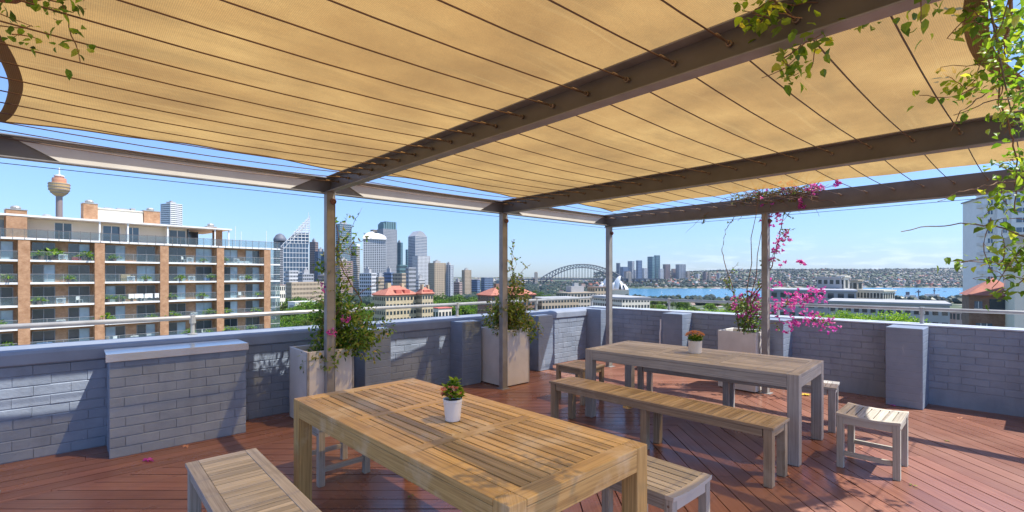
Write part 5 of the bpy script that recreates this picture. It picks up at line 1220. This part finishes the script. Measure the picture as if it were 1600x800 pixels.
block('apartment_block', 'long low grey block in front of the harbour below the naval ship', 1290, 1478, 475, 100, 'lgrey', 7, 14, .0, 1, 'concg', 'glassd', solid=True, plant=False, zb=-24, depth=14)
block('brick_house', 'low pinkish brick block behind the guard rail right of the long grey block', 1478, 1530, 487, 110, 't_pink', 5, 5, .3, 1, 'concb', 'glassd', solid=True, plant=False, zb=-20)
# naval ship
Y = 1050; u = Y / F; shp = thing('naval_ship', 'grey naval ship with masts moored on the harbour at the right', 'ship', (spot(1450, Y), Y, SEA), -.5); M['navy'] = plain('ship grey', (.42, .45, .47), .5, 0, .05, .05)
sz = lambda py: zof(py, Y) - SEA
m = MB(); L = 38 * u
m.add([(-L, -6, 0), (L * .8, -6, 0), (L, 0, 0), (L * .8, 6, 0), (-L, 6, 0), (-L, -8, 8), (L * .85, -8, 10), (L * 1.12, 0, 12), (L * .85, 8, 10), (-L, 8, 8)], [(0, 4, 3, 2, 1), (5, 6, 7, 8, 9), (0, 1, 6, 5), (1, 2, 7, 6), (2, 3, 8, 7), (3, 4, 9, 8), (4, 0, 5, 9)]); m.build('hull', M['navy'], shp)
m = MB(); m.boxr(-L * .6, L * .5, -5, 5, 8, 15); m.boxr(-L * .1, L * .35, -4, 4, 15, 21); m.boxr(-L * .75, -L * .4, -4, 4, 8, 18); m.build('superstructure', M['t_white'], shp)
m = MB(); m.tube([(L * .2, 0, 20), (L * .2, 0, 34)], .9, 5); m.tube([(-L * .3, 0, 14), (-L * .3, 0, 30)], 1.1, 5); m.boxr(L * .17, L * .23, -3, 3, 27, 29); m.boxr(-L * .36, -L * .24, -3, 3, 24, 27); m.boxr(-L * .72, -L * .6, -2, 2, 18, 25); m.build('mast', M['t_dark'], shp)
# small boats
random.seed(3); bt0 = None
for i in range(26):
    k = rnd(.24, .95); Y = rnd(1500, 2250); X = k * Y
    if Hh(X, Y) > SEA - 1: continue
    if bt0 is None:
        bt0 = thing('sailing_boat', 'tiny white boat moored on the blue harbour', 'boat', (X, Y, SEA), 0, 'boats moored on the harbour'); o = bt0
        m = MB(); m.add([(-5, -1.5, 0), (4, -1.5, 0), (6, 0, 0), (4, 1.5, 0), (-5, 1.5, 0), (-5, -1.8, 1.6), (4.5, -1.8, 1.8), (7, 0, 2), (4.5, 1.8, 1.8), (-5, 1.8, 1.6)], [(5, 6, 7, 8, 9), (0, 1, 6, 5), (1, 2, 7, 6), (2, 3, 8, 7), (3, 4, 9, 8), (4, 0, 5, 9)]); m.boxr(-2.5, 2, -1, 1, 1.7, 3); m.build('hull', M['white'], bt0)
        m = MB(); m.tube([(0, 0, 2), (0, 0, 14)], .15, 5); m.build('mast', M['white'], bt0)
    else: o = copy_tree(bt0)
    o.location = (X, Y, SEA); o.rotation_euler = (0, 0, rnd(0, 6))
# white high rise at right edge
Y = 146; X = spot(1570, Y); th = -math.atan((1570 - 800) / F)
ht = thing('apartment_tower', 'white high rise with curved balconies at the right edge of the view', 'building', (X, Y, -28), th + R(22)); H_ = zof(299, Y) + 28
cs_ = 1 / math.sqrt(1 + 1.02 ** 2) * 1.02
m = MB(); m.boxr(-4.9, -2.2, 0, 14, 0, H_ - 1.6); m.boxr(-2.2, .6, -1.3, 12, 0, H_ + .6); m.boxr(.6, 12, -2.4, 12, 0, H_); m.build('wall', M['white'], ht)
m = MB(); m.boxr(-5.3, -2.2, -.4, 14.4, H_ - 1.6, H_ - 1.2); m.boxr(-2.3, .7, -1.5, 12.4, H_ + .6, H_ + 1); m.boxr(.75, 12.2, -2.7, 12.4, H_, H_ + .4); m.build('roof', M['concg'], ht)
for i in range(int(H_ / 2.9)):
    z = H_ - 1.8 - (i + 1) * 2.9
    if z < 8: break
    for (x0, x1, y) in ((-3.9, -2.8, 0), (-.9, -.1, -1.3), (1.6, 4.2, -2.4), (5.4, 7.0, -2.4)):
        m = MB(); m.boxr(x0, x1, y - .05, y + .1, z + .8, z + 2.2, 0); m.boxr((x0 + x1) / 2 - .06, (x0 + x1) / 2 + .06, y - .08, y - .05, z + .8, z + 2.2, 1); m.boxr(x0 - .1, x1 + .1, y - .16, y - .0, z + .66, z + .79, 1)
        m.build('window', [M['glassb'], M['white']], ht)
    m = MB(); m.lathe([(1.3, 0), (1.3, .95), (1.2, .95), (1.2, .15), (0, .15)], 14, (-4.9, .9, z)); m.build('balcony', M['conc'], ht)
# brick house with tiled roof, cream building at the edge
Y = 48; X = spot(1557, Y); t = thing('brick_house', 'small brown brick house with terracotta roof below the white high rise', 'house', (X, Y, -20), -math.atan((1557 - 800) / F) + R(8))
w_, d_ = 4.0, 5.0; h = zof(462, Y) + 20
m = MB(); m.boxr(-w_ / 2, w_ / 2, 0, d_, 0, h); m.build('wall', M['brown brick'], t)
m = MB(); m.add([(-w_ / 2 - .25, -.3, h), (w_ / 2 + .25, -.3, h), (w_ / 2 + .25, d_ + .3, h), (-w_ / 2 - .25, d_ + .3, h), (.1, d_ / 2, h + 1.75)], [(0, 1, 4), (1, 2, 4), (2, 3, 4), (3, 0, 4), (3, 2, 1, 0)]); m.build('roof', M['terra'], t)
m = MB(); m.boxr(-1.6, -1.0, -.03, .05, h - 1.3, h - .6); m.boxr(-.5, 1.5, -.03, .05, h - 1.45, h - .35, 1); m.build('window', [M['glassb'], M['glassd']], t)
m = MB(); m.boxr(-1.62, -.98, -.06, -.031, h - 1.34, h - 1.3); m.boxr(-1.32, -1.28, -.05, -.031, h - 1.3, h - .6); m.boxr(-.7, 1.7, -.5, .0, h - 1.75, h - 1.5); m.build('window_trim', M['white'], t)
m = MB(); m.boxr(-1.5, -.3, -.03, .05, h - 3.9, h - 2.8); m.build('window', M['glassb'], t)
m = MB(); m.boxr(-1.15, -1.1, -.06, -.031, h - 3.9, h - 2.8); m.boxr(-.72, -.66, -.06, -.031, h - 3.9, h - 2.8); m.build('window_trim', M['white'], t)
Y = 42; t = thing('rendered_building', 'cream rendered building edge with a cornice at the far right', 'building', (spot(1602, Y), Y, -20), -math.atan((1602 - 800) / F) + R(6)); h = zof(380, Y) + 20
m = MB(); m.boxr(-.65, 5, 0, 8, 0, h); m.build('wall', M['cream'], t); m = MB(); m.boxr(-.85, 5, -.2, 8, h, h + .25); m.boxr(-.75, 5, -.1, 8, h + .25, h + .8); m.build('cornice', M['concb'], t)

# ------------------------------------------------------------ trees
random.seed(77)
def tree_proto(name, label, r, hgt, nclump, nleaf, ls, mats, mis, flat=.75, seed=1, group=None):
    random.seed(seed); t = thing(name, label, 'tree', (0, 0, 0), 0, group); tr_ = MB(); cr_ = MB(); cz = hgt - r * flat
    tr_.tube([(0, 0, -1), (.1, 0, cz * .5), (0, .1, cz)], [.05 * hgt * .55, .03 * hgt * .7, .02 * hgt], 7)
    cs = []
    for i in range(nclump):
        d = rv(); d.z = abs(d.z) * 1.0 - .25; rr = r * rnd(.45, .9); c = Vector((d.x * rr, d.y * rr, cz + d.z * rr * flat)); cs.append(c)
        tr_.tube([(0, 0, cz * rnd(.5, .9)), tuple(c.lerp(Vector((0, 0, cz)), .4) + rv() * .3), tuple(c)], [.012 * hgt, .007 * hgt, .003 * hgt], 4)
        R_ = r * rnd(.22, .42)
        for k in range(nleaf // nclump):
            q = rv(); p_ = c + Vector((q.x, q.y, q.z * .75)) * R_ * (random.random() ** .4); dd_ = q + rv() * .7; dd_.z -= .1
            cr_.leaf(p_, dd_, Vector((0, 0, 1)) + rv() * .8, ls * rnd(.6, 1.3), ls * .7 * rnd(.6, 1.3), random.choice(mis), .2)
    tr_.build('trunk', M['bark'], t); cr_.build('crown', [M[x] for x in mats], t); return t
P_ = {}
P_['bright'] = [tree_proto('broad_tree', '', 3.2, 9, 40, 9000, .22, ['leaf_bright', 'leaf_mid'], [0, 0, 1], .8, s) for s in (1, 2)]
P_['mid'] = [tree_proto('park_tree', '', 6, 12, 34, 3600, .75, ['leaf_mid', 'leaf_dark', 'leaf_bright'], [0, 0, 1, 1, 2], .75, s) for s in (3, 4)]
P_['olive'] = [tree_proto('park_tree', '', 6, 11, 34, 3600, .75, ['leaf_olive', 'leaf_mid', 'leaf_dark'], [0, 0, 1, 2], .7, s) for s in (5, 6)]
P_['dark'] = [tree_proto('park_tree', '', 6.5, 14, 30, 2600, .9, ['leaf_dark', 'leaf_mid'], [0, 0, 0, 1], .85, s) for s in (7,)]
used = set()
def put(kind, px, pt_, Y, size=None, label='', group=None, zb=None):
    pr = random.choice(P_[kind]); first = pr.name not in used
    o = pr if first else copy_tree(pr); used.add(pr.name)
    X = spot(px, Y); zb_ = Hh(X, Y) if zb is None else zb
    hb = {'bright': 9, 'mid': 12, 'olive': 11, 'dark': 14}[kind]; sc = (zof(pt_, Y) - zb_) / hb if size is None else size
    if size is not None: zb_ = zof(pt_, Y) - hb * sc
    o.location = (X, Y, zb_); o.rotation_euler = (0, 0, rnd(0, 6.28)); o.scale = (sc, sc, sc); o['label'] = label
    if group: o['group'] = group
    return o
random.seed(8)
for i, (px, pt_, sz_, lab) in enumerate([(1296, 487, .62, 'bright green small tree top at the left of the group over the right wall'), (1322, 483, .72, 'bright green tree top, second from left over the right wall'), (1350, 491, .6, 'low bright green tree crown in the middle over the right wall'), (1385, 482, 1.0, 'largest bright green tree crown over the right wall before the long grey block'), (1412, 489, .7, 'bright green crown at the right end of the tree group over the wall'),
    (1030, 482, .6, 'bright green hedge tree over the wall just right of the third post'), (1062, 480, .7, 'bright green hedge tree over the wall left of the second wall pier'), (1100, 481, .65, 'bright green hedge tree over the wall above the orange flower pot'), (1135, 482, .7, 'bright green hedge tree over the wall left of the bougainvillea'), (1160, 483, .6, 'bright green hedge tree behind the bougainvillea stems')]):
    put('bright', px, pt_, rnd(48, 56), sz_ * 1.05, lab)
LA = {'mid': 'mid green', 'olive': 'olive green', 'dark': 'dark green'}
def many(n, x0, x1, Y0, Y1, kinds, place, group):
    for i in range(n):
        kd = random.choice(kinds); px = rnd(x0, x1); Y = rnd(Y0, Y1); hb = {'mid': 12, 'olive': 11, 'dark': 14}[kd]; sc = rnd(.7, 1.25)
        z = Hh(spot(px, Y), Y); put(kd, px, HZ - (z + hb * sc - CAMZ) * F / Y, Y, sc, '%s tree %s' % (LA[kd], place), group + ', ' + LA[kd])
many(46, 425, 600, 170, 640, ['mid', 'olive', 'mid'], 'in the park below the skyline left of the cream flats', 'park trees left of the cream flats')
many(40, 672, 842, 240, 800, ['mid', 'dark', 'dark', 'olive'], 'in the park between the cream flats and the bridge', 'park trees between the flats and the bridge')
many(30, 790, 935, 480, 1300, ['dark', 'mid'], 'in the gardens below the arch bridge', 'garden trees under the bridge')
for i in range(34):
    kd = random.choice(['mid', 'mid', 'dark', 'olive']); px = rnd(676, 835) if i < 22 else rnd(430, 500); Y = rnd(300, 520); sc = rnd(1.2, 1.7); z = Hh(spot(px, Y), Y)
    put(kd, px, HZ - (z + {'mid': 12, 'olive': 11, 'dark': 14}[kd] * sc - CAMZ) * F / Y, Y, sc, 'large %s tree %s' % (LA[kd], 'in the park right of the cream flats' if i < 22 else 'in the park beside the white shed'), ('large park trees by the flats, ' if i < 22 else 'large park trees by the shed, ') + LA[kd])
many(46, 1005, 1290, 150, 700, ['olive', 'mid', 'olive', 'dark'], 'along the near shore left of the grey modern block', 'shore trees')
many(8, 1470, 1545, 130, 300, ['mid', 'olive'], 'near the shore left of the small brick house', 'trees by the brick house')

for o in bpy.data.objects:
    if o.get('label') == '': print('EMPTY LABEL', o.name)
# ------------------------------------------------------------ air between here and the hills
hz, t, p_ = newmat('thin haze'); t.nodes.remove(p_); vol = nd(t, 'ShaderNodeVolumePrincipled'); vol.inputs['Color'].default_value = (.62, .78, 1, 1); vol.inputs['Density'].default_value = 3.5e-5; vol.inputs['Anisotropy'].default_value = .3
t.links.new(vol.outputs[0], t.nodes['Material Output'].inputs['Volume'])
m = MB(); m.boxr(-7600, 7600, -7600, 7600, -200, 380); tag(m.build('haze', hz), 'thin blue haze over the harbour and the far hills', 'haze', kind='stuff')
